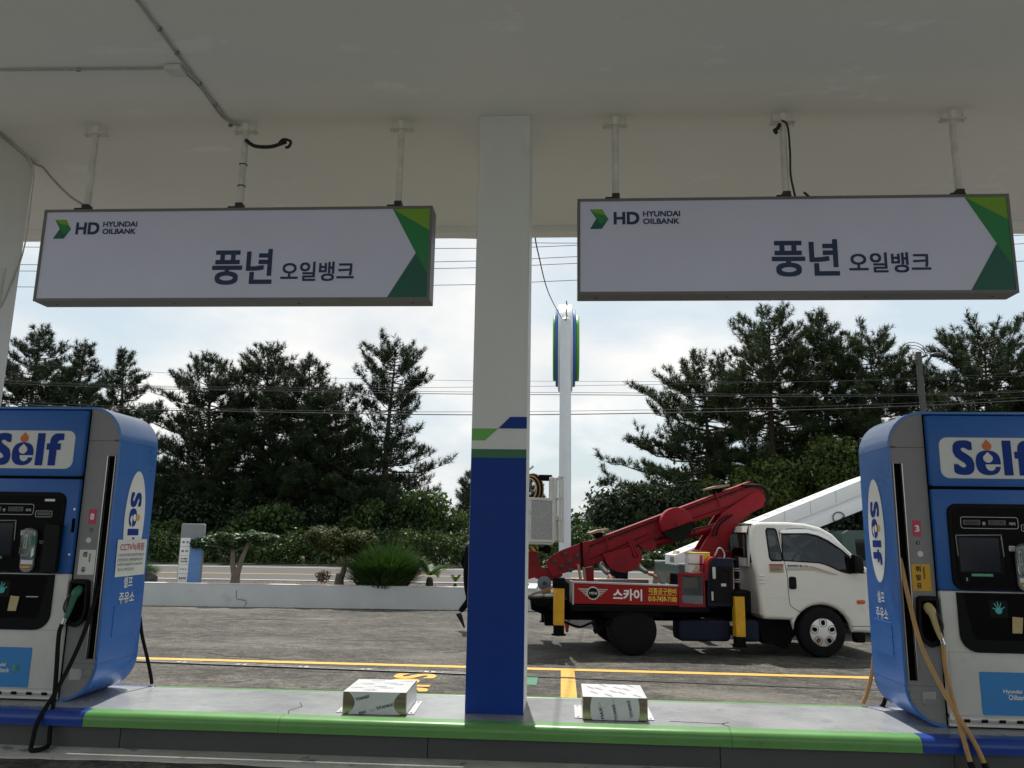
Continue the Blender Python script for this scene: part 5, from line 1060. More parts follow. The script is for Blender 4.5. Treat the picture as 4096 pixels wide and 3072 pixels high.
# interior
b = MB(); b.box(1.78, 2.05, .2, TW-.2, .6, 1.2, .05); b.box(1.80, 2.4, .2, TW-.2, .5, .85, .05); b.build('seat', M['tchas'], cab)
for yy in (.45, 1.2): b = MB(); b.box(1.80, 1.92, yy-.13, yy+.13, 1.2, 1.45, .04); b.build('headrest', M['tchas'], cab)
b = MB(); b.box(2.95, 3.3, .1, TW-.1, .7, 1.2, .05); b.build('dashboard', M['tchas'], cab)
b = MB(); b.tube([(2.78+.06*math.sin(a)*.9, 1.2+.18*math.cos(a), 1.22+.17*math.sin(a)) for a in np.linspace(0, 2*PI, 20)[:-1]], .014, 6, closed=True); b.build('steering_wheel', M['black'], cab)
# door seams, handle, trim
def seam(pts, name='door_seam', w_=-.0012, rad=.0035, m_=None):
    b = MB(); b.tube([(p[0], w_+tum(p, 0), p[1]) for p in bez(pts, 4)], rad, 4); return b.build(name, m_ or M['tchas'], cab)
seam([(2.06, 1.70), (2.075, 1.5), (2.10, 1.30), (2.13, 1.10), (2.14, .83), (2.155, .70), (2.20, .655), (2.30, .60)]); seam([(2.10, 1.285), (2.6, 1.262), (2.9, 1.15), (3.05, 1.12)]); seam([(2.06, 1.70), (2.3, 1.735), (2.6, 1.70), (2.9, 1.52)], rad=.003)
seam([(1.75, .80), (2.14, .80), (2.45, .785), (2.75, .70), (2.95, .56), (3.05, .50), (3.4, .50)], 'body_crease', .001, .004, M['twhite']); seam([(3.0, .42), (3.44, .42)])
b = MB(); b.prism(rrect(2.15, 2.255, .905, 1.075, .03), 'y', -.012, .01, r=.005); b.build('door_handle', M['black'], cab)
b = MB(); vis = [(2.04, 1.685), (2.09, 1.715), (2.46, 1.725), (2.62, 1.69), (2.78, 1.61), (2.97, 1.475), (3.035, 1.395), (3.02, 1.375), (2.92, 1.46), (2.74, 1.58), (2.60, 1.645), (2.46, 1.675), (2.10, 1.668)]
b.prism(vis, 'y', .015, .04); b.v = [(v[0], v[1]-.02, v[2]) for v in b.v]; b.build('rain_visor', M['chrome'], cab)
b = MB(); b.prism([(3.05, 1.385), (3.12, 1.375), (3.17, 1.33), (3.18, 1.18), (3.15, 1.13), (3.07, 1.15), (3.05, 1.2)], 'y', -.13, .0, r=.02); b.build('door_mirror', M['black'], cab)
b = MB(); b.prism([(3.0, 1.36), (3.06, 1.33), (3.25, 1.13), (3.0, 1.125)], 'y', -.0005, .02); b.build('mirror_base', M['black'], cab, ang=0)
b = MB(); b.prism(rrect(3.10, 3.215, .72, .772, .02), 'y', -.014, .005, r=.004); b.build('side_marker', mat('marker orange', (.55, .10, .01), .25), cab)
P_ = ((0, -.0025, 0), X, Z)
b = MB(); text(b, 'BONGO III', *P_, 2.245, 1.222, .20, .028, .03); b.build('lettering', M['pdark'], cab, ang=0, normals=False); b = MB(); text(b, '1 TON', *P_, 2.40, 1.222, .07, .022, .02); b.build('lettering', M['orange'], cab, ang=0, normals=False)
stripe = mat('stripe grey', (.42, .40, .36), .5)
for k in range(44):
    x_ = 2.135+k*.0155; zt = 1.203 if x_ < 2.5 else 1.203-(x_-2.5)*.28; zb = 1.155 if x_ < 2.5 else 1.155-(x_-2.5)*.20
    if zt-zb < .01 or x_ > 2.83: break
    b = MB(); flat(b, [(x_, zb), (x_+.008, zb), (x_+.008, zt), (x_, zt)], *P_); b.build('stripe_decal', stripe, cab, ang=0, normals=False)
b = MB(); flat(b, [(2.33, 1.207), (2.5, 1.207), (2.85, 1.10), (2.85, 1.108), (2.5, 1.216), (2.33, 1.213)], *P_); b.build('stripe_decal', mat('stripe orange', (.5, .14, .04), .5), cab, ang=0, normals=False)
b = MB(); flat(b, [(1.88, 1.125), (2.085, 1.125), (2.085, 1.245), (1.88, 1.245)], *P_); st = b.build('warning_sticker', mat('sticker tan', (.45, .36, .25), .6, var=.15, vs=20), cab, ang=0, normals=False)
b = MB(); flat(b, [(1.885, 1.215), (2.08, 1.215), (2.08, 1.242), (1.885, 1.242)], (0, -.004, 0), X, Z); b.build('sticker_band', mat('sticker red', (.36, .10, .09), .6), st, ang=0, normals=False)
for k in range(4): b = MB(); flat(b, [(1.895, 1.20-k*.018), (2.07-.03*(k % 2), 1.20-k*.018), (2.07-.03*(k % 2), 1.206-k*.018), (1.895, 1.206-k*.018)], (0, -.004, 0), X, Z); b.build('sticker_line', M['pdark'], st, ang=0, normals=False)
for k in range(3): b = MB(); b.tube([(1.735, -.004, 1.08-k*.045), (1.80, -.008, 1.08-k*.045)], .011, 6); b.build('vent_rib', M['twhite'], cab)
b = MB(); b.box(3.05, 3.20, .0, .12, .20, .33, .02); b.build('mud_flap', M['tchas'], trk); b = MB(); b.box(3.3, 3.52, .02, TW-.02, .33, .62, .05); b.build('front_bumper', M['twhite'], trk)
# chassis
b = MB(); b.box(-1.05, 3.2, .50, .60, .42, .58); b.box(-1.05, 3.2, TW-.60, TW-.50, .42, .58)
for x_ in (-.9, -.35, .35, .9, 1.4, 1.9): b.box(x_-.04, x_+.04, .5, TW-.5, .43, .57)
b.build('chassis_frame', M['tchas'], trk)
b = MB(); b.tube([(-.02, .1, .33), (-.02, TW-.1, .33)], .07, 10); b.tube([(2.6, .1, .33), (2.6, TW-.1, .33)], .06, 10); b.ball((-.02, TW/2, .33), .17, 10); b.build('axle', M['tchas'], trk)
b = MB(); b.prism(rrect(.62, 1.34, .19, .475, .06), 'y', .10, .46, r=.03); b.build('fuel_tank', M['tnavy'], trk); b = MB(); b.prism(rrect(1.52, 1.74, .19, .475, .05), 'y', .08, .40, r=.03); b.build('air_tank', M['tnavy'], trk)
b = MB(); b.prism([(1.74, .50), (2.24, .50), (2.21, .20), (2.12, .09), (2.0, .14), (1.80, .17)], 'y', .14, .5); b.build('splash_guard', M['tchas'], trk, ang=0)
b = MB(); b.prism([(-.42, .50), (.40, .52), (.36, .62), (-.40, .62)], 'y', .03, .42); b.build('rear_mudguard', M['tchas'], trk, ang=0)
b = MB(); b.tube(bez([(-.95, .3, .42), (-.75, .15, .36), (-.58, .1, .42), (-.50, .12, .30)], 5), .018, 6); b.build('hose', M['rubber'], trk); b = MB(); b.tube([(-.55, .15, .30), (-.36, .13, .42)], .035, 8); b.build('exhaust_pipe', M['tchas'], trk)
# bed with the painted sign
b = MB(); b.box(-.88, 1.02, -.02, TW+.02, .585, .655, .006); b.build('bed_sill', M['tchas'], trk)
b = MB(); b.box(-.88, 1.0, .04, TW-.04, .656, .69); b.build('bed_floor', M['tchas'], trk)
b = MB(); b.prism([(-.845, .685), (.585, .672), (.585, .925), (-.845, .955)], 'y', -.012, .02); sgn_ = b.build('sign_board', M['tsign'], trk, ang=0)
b = MB(); b.prism([(-.86, .955), (.59, .925), (.59, .945), (-.86, .978)], 'y', -.018, .05); b.build('sign_trim', M['silver'], sgn_, ang=0); b = MB(); b.box(-.868, -.846, -.018, .3, .672, .975); b.build('sign_trim', M['silver'], sgn_, ang=0)
P_ = ((0, -.0145, 0), (1, 0, -.018), (0, 0, 1))
def bt(body, cx, cy, w, h_, m_, off): b = MB(); text(b, body, *P_, cx, cy-.018*0, w, h_, off); b.build('lettering', m_, sgn_, ang=0, normals=False)
bt('스카이', -.11, .805, .40, .155, M['white'], .03); bt('각종공구완비', .37, .868, .385, .078, M['ylet'], .018); bt('010-7459-7100', .37, .762, .39, .066, M['ylet'], .02)
b = MB(); flat(b, [(.18, .814), (.56, .814), (.56, .820), (.18, .820)], *P_); b.build('rule', M['ylet'], sgn_, ang=0, normals=False)
# winged round badge
bc = (-.585, .812); wl = MB()
for sx in (-1, 1):
    for k in range(4):
        z_ = bc[1]+.048-k*.026; xo = .205-k*.03; b = MB(); flat(b, [(bc[0]+sx*.06, z_-.006), (bc[0]+sx*(xo-.012), z_-.006), (bc[0]+sx*xo, z_+.010), (bc[0]+sx*.06, z_+.010)], *P_); b.build('badge_wing', M['silver'], sgn_, ang=0, normals=False)
b = MB(); flat(b, ngon(36, .088, *bc), (0, -.0155, 0), P_[1], P_[2]); bd_ = b.build('badge', M['greyw'], sgn_, ang=0, normals=False)
b = MB(); flat(b, ngon(36, .072, *bc), (0, -.0165, 0), P_[1], P_[2]); b.build('badge_field', M['black'], bd_, ang=0, normals=False); b = MB(); text(b, 'MINI', (0, -.0175, 0), P_[1], P_[2], bc[0], bc[1], .105, .037, .012); b.build('lettering', M['greyw'], bd_, ang=0, normals=False)
b = MB(); b.box(-.85, .58, TW-.03, TW, .69, .93, .005); b.build('far_board', M['silver'], trk); b = MB(); b.box(-.88, -.85, .3, TW, .69, .93); b.build('tail_board', M['tchas'], trk)
for x_, tl in ((-.70, .10), (-.64, .06), (.41, 0), (.545, .0)): b = MB(); b.prism([(x_-.018, .95), (x_+.018, .95), (x_+.018-tl*.4, 1.09+tl), (x_-.018-tl*.4, 1.10+tl)], 'y', .30, .33); b.build('wooden_stake', M['wood'], trk, ang=0)
# glass fronted tool box, navy cabinet, corrugated hose
b = MB(); fr_ = [(.595, .655), (.965, .645), (.965, 1.095), (.595, 1.11)]; b.prism(fr_, 'y', -.01, .02, holes=[[(.645, .70), (.945, .692), (.945, 1.06), (.645, 1.07)]]); tb_ = b.build('tool_box_frame', M['tred'], trk, ang=0)
b = MB(); b.box(.60, .96, .05, .5, .66, 1.08); b.build('tool_box_body', M['tchas'], tb_); b = MB(); b.prism([(.645, .70), (.945, .692), (.945, .80), (.645, .805)], 'y', .025, .045); b.build('white_plate', M['greyw'], tb_, ang=0)
b = MB(); b.prism([(.69, .90), (.87, .895), (.87, 1.04), (.69, 1.04)], 'y', .028, .046); b.build('old_label', mat('old label', (.22, .15, .08), .6, var=.2, vs=20), tb_, ang=0); b = MB(); b.box(.648, .942, .004, .008, .70, 1.06); b.build('glass_pane', M['clear'], tb_)
ca_ = [(1.0, .66), (1.37, .66), (1.385, 1.31), (1.17, 1.315)]+[(1.17-.13*math.sin(t_), 1.185+.13*math.cos(t_)) for t_ in np.linspace(.15, PI/2, 6)]+[(1.02, 1.0)]
b = MB(); b.prism(ca_, 'y', .03, .45, r=.01); cb_ = b.build('control_cabinet', M['tnavy'], trk); b = MB(); b.prism([(p[0]-.035, p[1]+.012) for p in ca_[3:]]+[(1.04, 1.0), (1.04, 1.19), (1.19, 1.31)], 'y', .04, .44); b.build('cabinet_guard', M['tred'], trk, ang=0)
b = MB(); b.box(1.05, 1.36, .022, .032, .72, 1.2, .004); b.build('cabinet_door', M['black'], cb_); b = MB(); b.box(1.085, 1.13, .014, .024, 1.03, 1.19, .004); b.build('gauge_strip', M['greyw'], cb_); b = MB(); b.box(1.06, 1.09, .014, .024, .74, .86, .004); b.build('latch', M['steel'], cb_)
b = MB(); b.tube([(1.25+.07*math.cos(a), .02, 1.08+.09*math.sin(a)) for a in np.linspace(0, 2*PI, 16)[:-1]], .012, 6, closed=True); b.build('coil', M['rubber'], cb_); b = MB(); b.box(1.20, 1.27, .010, .022, .93, .97, .003); b.build('switch_box', M['greyw'], cb_)
for k in range(14): b = MB(); b.lathe([(.035, -.008), (.05, 0), (.035, .008)], 10, c=(1.46, .12, .90+k*.03)); b.build('hose_rib', M['rubber'] if k not in (3, 4, 8, 9) else M['greyw'], trk)
b = MB(); b.tube([(1.46, .12, .86), (1.46, .12, 1.33)], .034, 8); b.build('intake_hose', M['rubber'], trk); b = MB(); b.box(1.40, 1.62, .02, .3, .58, .88, .02); b.build('battery_box', M['tchas'], trk)
# outriggers
def outrigger(x0, x1, y_, ztop, zy1, zy0, zfoot):
    b = MB(); b.box(x0, x1, y_, y_+.14, zy0, zy1, .006); o_ = b.build('outrigger_leg', M['tyel'], trk); b = MB(); b.box(x0-.012, x1+.012, y_-.01, y_+.15, zy1+.001, ztop, .01); b.build('outrigger_head', M['tchas'], o_); b = MB(); b.box(x0+.0, x1+.0, y_+.004, y_+.136, zfoot, zy0-.001, .006); b.build('outrigger_foot', M['tchas'], o_)
    b = MB(); b.lathe([(.10, zfoot-.018), (.10, zfoot-.002)], 16, c=((x0+x1)/2, y_+.07, 0)); b.build('foot_plate', M['tchas'], o_)
outrigger(1.365, 1.50, -.05, .86, .805, .27, .155); outrigger(-1.115, -.98, -.05, 1.02, .885, .40, .285); outrigger(-1.115, -.98, TW-.09, 1.02, .885, .40, .285); outrigger(1.365, 1.50, TW-.09, .86, .805, .27, .155)
b = MB(); b.box(-1.10, -.99, .0, TW, .56, .68); b.build('outrigger_beam', M['tchas'], trk)
# rear platform with junk
b = MB(); b.prism([(-1.42, .72), (-.9, .72), (-.9, .62), (-1.33, .62), (-1.38, .66)], 'y', .25, TW-.2); b.build('rear_platform', M['tchas'], trk, ang=0); b = MB(); b.prism([(-1.36, .70), (-1.0, .70), (-1.02, .30), (-1.14, .30), (-1.16, .45), (-1.34, .52)], 'y', .85, 1.0); b.build('rear_bracket', M['tchas'], trk, ang=0)
for k, (x_, z_, s_) in enumerate(((-1.30, .745, .06), (-1.12, .745, .05), (-1.38, .76, .05))): b = MB(); b.ball((x_, .5, z_), s_, 7, (1.6, 1, .6)); b.build('rag', M['greyw'], trk)
b = MB(); b.box(-1.4, -1.0, .32, .36, .75, .78); b.v = [(v[0], v[1], v[2]+(v[0]+1.4)*.35) for v in b.v]; b.build('plank', M['wood'], trk)
# ------------- boom
BY = .87
def near(pts, w_): k = (11.07+w_)/11.94; return [(-2.4+(p[0]+2.4)*k, 1.57+(p[1]-1.57)*k) for p in pts]
b = MB(); b.lathe([(.30, .66), (.30, .74), (.24, .76), (.24, 1.25), (.30, 1.27), (.30, 1.40)], 20, c=(1.36, BY, 0)); b.build('turret', M['tred'], trk)
for dy in (-.17, .13): b = MB(); b.prism(near([(1.17, 1.40), (1.56, 1.40), (1.60, 1.52), (1.69, 1.72), (1.82, 1.88), (2.06, 2.01), (2.17, 2.07), (2.205, 2.16), (2.18, 2.25), (2.12, 2.29), (2.0, 2.26), (1.54, 1.97), (1.42, 1.80)], .70), 'y', BY+dy, BY+dy+.035); b.build('lift_arm_plate', M['tred'], trk, ang=0)
b = MB(); b.prism([(1.25, 1.42), (1.5, 1.42), (1.66, 1.75), (2.1, 2.08), (2.12, 2.2), (1.6, 1.92), (1.45, 1.8)], 'y', BY-.13, BY+.13); b.build('lift_arm_web', M['tred'], trk, ang=0)
top = [(1.95, 2.425), (1.70, 2.34), (1.44, 2.235), (.47, 1.87), (-.28, 1.585), (-.55, 1.475), (-.62, 1.44)]; bot = [(-.66, 1.10), (-.40, 1.18), (-.03, 1.345), (.44, 1.57), (.62, 1.60), (1.04, 1.80), (1.53, 1.955), (1.88, 2.05), (2.15, 2.10)]
elb = [(2.19, 2.18), (2.19, 2.27), (2.15, 2.35), (2.08, 2.405)]
b = MB(); top, bot, elb = near(top, .76), near(bot, .76), near(elb, .76); b.prism(top+bot+elb, 'y', BY-.11, BY+.11, r=.008); bm_ = b.build('main_boom', M['tred'], trk, ang=20)
for k in range(3): b = MB(); dz = -.03-.022*k; b.tube([(-.55, BY-.118, 1.475+dz), (.47, BY-.118, 1.87+dz), (1.44, BY-.118, 2.235+dz), (1.95, BY-.118, 2.42+dz)], .006, 5); b.build('cable_line', M['tred'] if k != 1 else M['rubber'], bm_)
gv = near([(-.50, 1.235), (.40, 1.625), (.40, 1.637), (-.50, 1.247)], .76); b = MB(); b.prism(gv, 'y', BY-.1125, BY-.105); b.build('boom_groove', M['tchas'], bm_, ang=0)
gv = near([(1.05, 1.86), (1.85, 2.13), (1.85, 2.14), (1.05, 1.87)], .76); b = MB(); b.prism(gv, 'y', BY-.1125, BY-.105); b.build('boom_groove', M['tchas'], bm_, ang=0)
for u in (.02, .14, .30, .44, .58, .72, .86, .97):
    p_ = near([(-.45+2.3*u, 1.44+.87*u)], .76)[0]; b = MB(); b.lathe([(.014, 0), (.014, -.012), (.005, -.014)], 8, 'y', (p_[0], BY-.11, p_[1])); b.build('boom_bolt', M['dsteel'], bm_)
for u in (.12, .55, .8):
    p_ = near([(-.56+2.51*u, 1.475+.951*u)], .74)[0]; b = MB(); b.tube(bez([(p_[0]-.01, BY-.14, p_[1]+.03), (p_[0]+.015, BY-.15, p_[1]-.05), (p_[0]+.05, BY-.14, p_[1]-.19)], 4), .009, 6); b.build('hose_clip', M['tred'], bm_)
b = MB(); b.tube(bez([(.95, BY-.13, 1.85), (1.03, BY-.16, 1.72), (1.06, BY-.15, 1.60), (1.0, BY-.14, 1.62)], 5), .008, 6); b.build('hydraulic_hose', M['rubber'], bm_)
b = MB(); b.tube(bez([(1.36, BY-.2, 1.62), (1.42, BY-.2, 1.78), (1.55, BY-.2, 1.88), (1.62, BY-.2, 1.93)], 5), .012, 6); b.tube(bez([(1.30, BY-.21, 1.60), (1.37, BY-.21, 1.80), (1.55, BY-.21, 1.92)], 5), .01, 6); b.build('hydraulic_hose', M['rubber'], trk)
b = MB(); b.tube(bez([(1.15, .1, 1.34), (1.20, .05, 1.45), (1.28, .08, 1.38), (1.25, .06, 1.2)], 5), .010, 6); b.build('air_line', M['greyw'], trk)
b = MB(); b.prism([(-.56, 1.475), (1.95, 2.426), (1.945, 2.436), (-.565, 1.485)], 'y', BY-.12, BY+.12); b.build('boom_top_flange', M['tred'], bm_, ang=0)
b = MB(); b.tube(bez([(1.80, BY-.13, 2.37), (2.10, BY-.14, 2.36), (2.20, BY-.14, 2.22), (2.13, BY-.14, 2.08), (2.0, BY-.14, 2.02)], 7), .022, 7); b.build('hydraulic_hose', M['rubber'], bm_)
# hose reel: half covered disc
a_r = math.radians(20); cx_, cz_ = .76, 1.775
cov = [(cx_+.245*math.cos(t_), cz_+.245*math.sin(t_)) for t_ in np.linspace(a_r-.12, a_r+PI+.12, 18)]+[(cx_-.05, cz_-.055), (cx_+.06, cz_-.02)]
b = MB(); b.prism(cov, 'y', BY-.30, BY-.13, r=.012); rl = b.build('reel_cover', M['tred'], bm_, ang=25); b = MB(); b.prism(ngon(30, .232, cx_, cz_-.012), 'y', BY-.27, BY-.15); b.build('hose_reel', M['rubber'], rl); b = MB(); b.lathe([(.02, 0), (.02, -.03), (.005, -.031)], 10, 'y', (cx_, BY-.30, cz_)); b.build('reel_bolt', M['dsteel'], rl)
# lower lobed plate, lift cylinder, rubber pads
lob = [(-.33, 1.33), (-.28, 1.24), (-.22, 1.14), (-.12, 1.085), (-.02, 1.07), (.09, 1.09), (.19, 1.16), (.245, 1.25), (.255, 1.33), (.22, 1.42), (.12, 1.45)]
b = MB(); b.prism(lob, 'y', BY-.20, BY-.15, holes=[ngon(18, .05, .15, 1.33)]); lb_ = b.build('pivot_plate', M['tred'], bm_, ang=0); b = MB(); b.prism(lob, 'y', BY+.13, BY+.18); b.build('pivot_plate', M['tred'], bm_, ang=0)
b = MB(); b.tube([(.06, BY-.21, 1.53), (.15, BY-.21, 1.30)], .016, 6); b.tube([(.10, BY-.21, 1.54), (.19, BY-.21, 1.31)], .012, 6); b.build('hydraulic_hose', M['tred'], bm_)
b = MB(); b.tube([(.38, BY, 1.47), (1.42, BY, 1.745)], .062, 14); b.build('lift_cylinder', M['tred'], trk); b = MB(); b.prism([(.22, 1.48), (.30, 1.40), (.42, 1.38), (.50, 1.44), (.46, 1.62), (.3, 1.6)], 'y', BY-.09, BY+.09); b.build('cylinder_bracket', M['tred'], bm_, ang=0)
for (x_, z_, w_) in ((1.46, 2.30, .17), (-.36, 1.615, .15)):
    b = MB(); b.prism([(x_-w_, z_-.005), (x_+w_*.85, z_+.055), (x_+w_*.87, z_+.085), (x_-w_*.2, z_+.06), (x_-w_, z_+.02)], 'y', BY-.16, BY+.16); b.build('boom_rest_pad', M['wood'], bm_, ang=0); b = MB(); b.box(x_-.05, x_+.06, BY-.08, BY+.08, z_-.06, z_+.02); b.build('pad_bracket', M['tchas'], bm_)
# boom tip linkage, jib, wheel
b = MB(); b.prism([(-.60, 1.50), (-.52, 1.52), (-.50, 1.48), (-.62, 1.22), (-.72, 1.10), (-1.06, 1.0), (-1.16, 1.20), (-1.06, 1.30), (-.92, 1.38)], 'y', BY-.16, BY-.12); lk = b.build('link_plate', M['tred'], bm_, ang=0); b = MB(); b.prism([(-.62, 1.40), (-.7, 1.12), (-1.0, 1.02), (-1.10, 1.2), (-.9, 1.33)], 'y', BY-.10, BY+.12); b.build('link_block', M['tchas'], bm_, ang=0)
for x_, z_ in ((-.70, 1.30), (-.82, 1.22), (-.93, 1.14), (-.80, 1.10), (-1.03, 1.22), (-.88, 1.32)): b = MB(); b.lathe([(.035, 0), (.035, -.03), (.02, -.035), (.005, -.036)], 10, 'y', (x_, BY-.16, z_)); b.build('pin', M['dsteel'], lk)
b = MB(); b.prism([(-.62, 1.50), (-.60, 1.10), (-.635, 1.10), (-.66, 1.49)], 'y', BY-.17, BY-.161); b.build('boom_collar', M['tchas'], bm_, ang=0)
b = MB(); b.prism([(-.56, 1.12), (-.44, 1.15), (-.44, .70), (-.56, .70)], 'y', BY-.08, BY+.08); b.build('boom_rest_post', M['tred'], trk, ang=0)
b = MB(); b.prism([(-1.62, 1.36), (-1.28, 1.36), (-1.26, 1.22), (-1.22, 1.12), (-.98, 1.14), (-.90, 1.02), (-.98, .95), (-1.16, .92), (-1.32, .98), (-1.46, .94), (-1.62, 1.0)], 'y', BY-.12, BY-.07); jb = b.build('jib_plate', M['tred'], bm_, ang=0); b = MB(); b.prism([(-1.62, 1.34), (-1.32, 1.34), (-1.30, 1.15), (-1.0, 1.08), (-1.3, 1.0), (-1.6, 1.02)], 'y', BY+.02, BY+.10); b.build('jib_plate', M['tred'], bm_, ang=0)
b = MB(); b.lathe([(.085, -.025), (.10, -.015), (.10, .015), (.085, .025)], 24, 'y', (-1.175, BY-.16, .905)); gw = b.build('guide_wheel', mat('wheel bluegrey', (.13, .16, .20), .5), bm_); b = MB(); b.lathe([(.028, -.035), (.028, -.02)], 12, 'y', (-1.175, BY-.16, .905)); b.build('hub', M['dsteel'], gw)
b = MB(); b.box(-1.62, -1.27, BY-.20, BY+.1, 1.352, 1.425, .006); hz_ = b.build('hazard_beam', M['tyel'], trk)
for k in range(4): b = MB(); x_ = -1.60+k*.085; b.prism([(x_, 1.422), (x_+.035, 1.422), (x_+.085, 1.355), (x_+.05, 1.355)], 'y', BY-.2025, BY-.1995); b.build('hazard_stripe', M['lblack'], hz_, ang=0)
b = MB(); b.lathe([(.06, -.05), (.06, .05)], 14, 'y', (-1.14, BY-.15, 1.385)); b.tube([(-1.26, BY-.15, 1.39), (-1.12, BY-.15, 1.385)], .03, 8); b.build('swivel_motor', M['tchas'], trk)
# work basket
bk = thing_part('work_basket', trk, (0, 0, 0)); by0, by1 = .5, 1.25; bx0, bx1 = -2.05, -1.075; bz0, bz1 = 1.475, 2.10
b = MB(); b.box(bx0, bx1, by0, by1, bz0-.02, bz0+.025, .004); b.build('floor', M['greyw'], bk)
for z_ in (bz0+.03, bz1): 
    for y_ in (by0, by1): b = MB(); b.box(bx0, bx1, y_-.018, y_+.018, z_-.018, z_+.018, .004); b.build('rail', M['greyw'], bk)
for x_ in (bx0, -1.74, -1.41, bx1):
    for y_ in (by0, by1): b = MB(); b.box(x_-.016, x_+.016, y_-.016, y_+.016, bz0, bz1, .003); b.build('upright', M['greyw'], bk)
for a_, c_ in ((bx0, -1.74), (-1.74, -1.41), (-1.41, bx1)):
    for y_ in (by0, by1): b = MB(); b.box(a_+.017, c_-.017, y_-.004, y_+.004, bz0+.05, bz1-.02); b.build('checker_panel', M['checker'], bk)
b = MB(); b.box(bx1-.004, bx1+.004, by0+.02, by1-.02, bz0+.05, bz1-.02); b.build('checker_panel', M['checker'], bk)
for x_ in (-1.05, -.985, -.935):
    for y_ in (by0+.02, by0+.35): b = MB(); b.box(x_-.015, x_+.015, y_-.02, y_+.02, 1.49 if x_ > -1.0 else 1.5, 2.44-(.03 if x_ < -1.0 else 0), .003); b.build('gate_post', M['greyw'], bk)
for z_ in (1.51, 1.80, 2.12, 2.42): b = MB(); b.box(-.985, -.935, by0, by0+.38, z_-.012, z_+.012); b.build('gate_bar', M['greyw'], bk)
b = MB(); b.box(bx0, -1.04, by0+.25, by0+.29, 2.41, 2.44); b.build('rail', M['greyw'], bk); b = MB(); b.box(-1.28, -1.08, by0+.1, by0+.3, 2.38, 2.46, .01); b.build('control_box', M['tchas'], bk); b = MB(); b.box(-1.13, -1.06, by0+.02, by0+.1, 2.1, 2.42, .005); b.build('control_post', M['greyw'], bk)
for k in range(7): rr_ = .13+.012*k; b = MB(); b.tube([(-1.42+rr_*.75*math.cos(a)+.01*k, by0+.02*k, 2.24+rr_*1.15*math.sin(a)) for a in np.linspace(0, 2*PI, 22)[:-1]], .010, 5, closed=True); b.build('coiled_cable', M['hosetan'] if k % 3 == 0 else M['rubber'], bk)
b = MB(); b.tube([(-1.52, by0+.1, 2.45), (-1.36, by0+.1, 2.58)], .018, 6); b.build('antenna_rod', M['greyw'], bk)
def on_truck(x, y, z): c, s = math.cos(TA_), math.sin(TA_); return (TO[0]+x*c-y*s, TO[1]+x*s+y*c, TO[2]+z)
# pail on the tool box
t = thing('paint_pail', 'dented yellow and white square can standing on the truck tool box', 'can', on_truck(.95, .30, 1.095), TA_)
b = MB(); b.prism(rrect(-.145, .155, .0, .275, .018), 'y', -.11, .11, r=.012); b.v = [(v[0]+.02*v[2], v[1], v[2]) for v in b.v]; pc = b.build('body', M['bucketw'], t); b = MB(); b.box(-.150, .165, -.116, .116, .268, .290, .008); b.build('lid', M['bucky'], pc)
b = MB(); b.box(.06, .162, -.1135, .1135, .004, .27, .01); b.build('yellow_side', M['bucky'], pc); b = MB(); b.prism([(.0, .02), (.045, .02), (.055, .25), (.015, .25)], 'y', -.1145, -.109); b.build('label_stripe', M['red'], pc, ang=0)
b = MB(); b.prism([(-.10, .02), (-.04, .10), (.0, .02)], 'y', -.1145, -.109, holes=[[(-.075, .03), (-.04, .075), (-.018, .03)]]); b.build('label_mark', M['yellow'], pc, ang=0); b = MB(); b.tube([(-.16, -.125, .13), (.17, -.125, .12), (.30, -.1, .12)], .006, 5); b.build('strap', M['rubber'], t)
t = thing('traffic_cone', 'orange and white traffic cone stowed upside down behind the rear outrigger', 'cone', on_truck(-.84, .75, .66), 0); t.rotation_euler = (PI, 0, 0); t.scale = (.62, .62, .62); b = MB(); b.box(-.17, .17, -.17, .17, 0, .03, .01); b.build('base', M['black'], t); b = MB(); b.lathe([(.115, .03), (.085, .30)], 18); b.build('body', M['cone'], t); b = MB(); b.lathe([(.0855, .301), (.060, .50)], 18); b.build('white_sleeve', M['white'], t); b = MB(); b.lathe([(.0595, .501), (.03, .70), (.02, .705)], 18); b.build('tip', M['cone'], t)

# ------------------------------------------------------------------ second truck with a white ladder lift
TW2 = 2.55
lad = thing('ladder_truck', 'dark green truck carrying a long white ladder lift', 'truck', on_truck(0, TW2, 0), TA_)
for x_ in (2.2, 5.15): wheel(lad, x_, .0, .19, .32, -1); wheel(lad, x_, 1.5, 1.69, .32, 1)
cp2 = [(4.18, .45), (4.82, .45)]+[(5.15+.38*math.cos(a), .33+.36*math.sin(a)) for a in np.linspace(math.radians(176), math.radians(6), 9)]+[(5.8, .36), (5.86, .9), (5.74, 1.12), (5.30, 1.62), (5.15, 1.72), (4.9, 1.765), (4.30, 1.755), (4.20, 1.70), (4.16, 1.3)]
w1 = [(4.40, 1.60), (4.62, 1.61), (4.66, 1.25), (4.42, 1.24)]; w2_ = [(4.76, 1.62), (5.08, 1.60), (5.30, 1.42), (5.48, 1.22), (4.78, 1.22)]
b = MB(); b.prism(cp2, 'y', 1.65, 1.69, holes=[w1, w2_]); b.build('cab_side', M['tkgreen'], lad, ang=0)
b = MB(); b.prism(cp2, 'y', 0, .04, holes=[w1, w2_]); cb2 = b.build('cab_side', M['tkgreen'], lad, ang=0)
b = MB(); b.prism(cp2, 'y', .041, 1.649, cap=(False, False)); b.build('cab_shell', M['tkgreen'], lad, ang=30)
for w_ in (w1, w2_):
    for y_ in (.02, 1.66): b = MB(); b.prism(w_, 'y', y_, y_+.004); b.build('side_window', M['tglass'], cb2, ang=0)
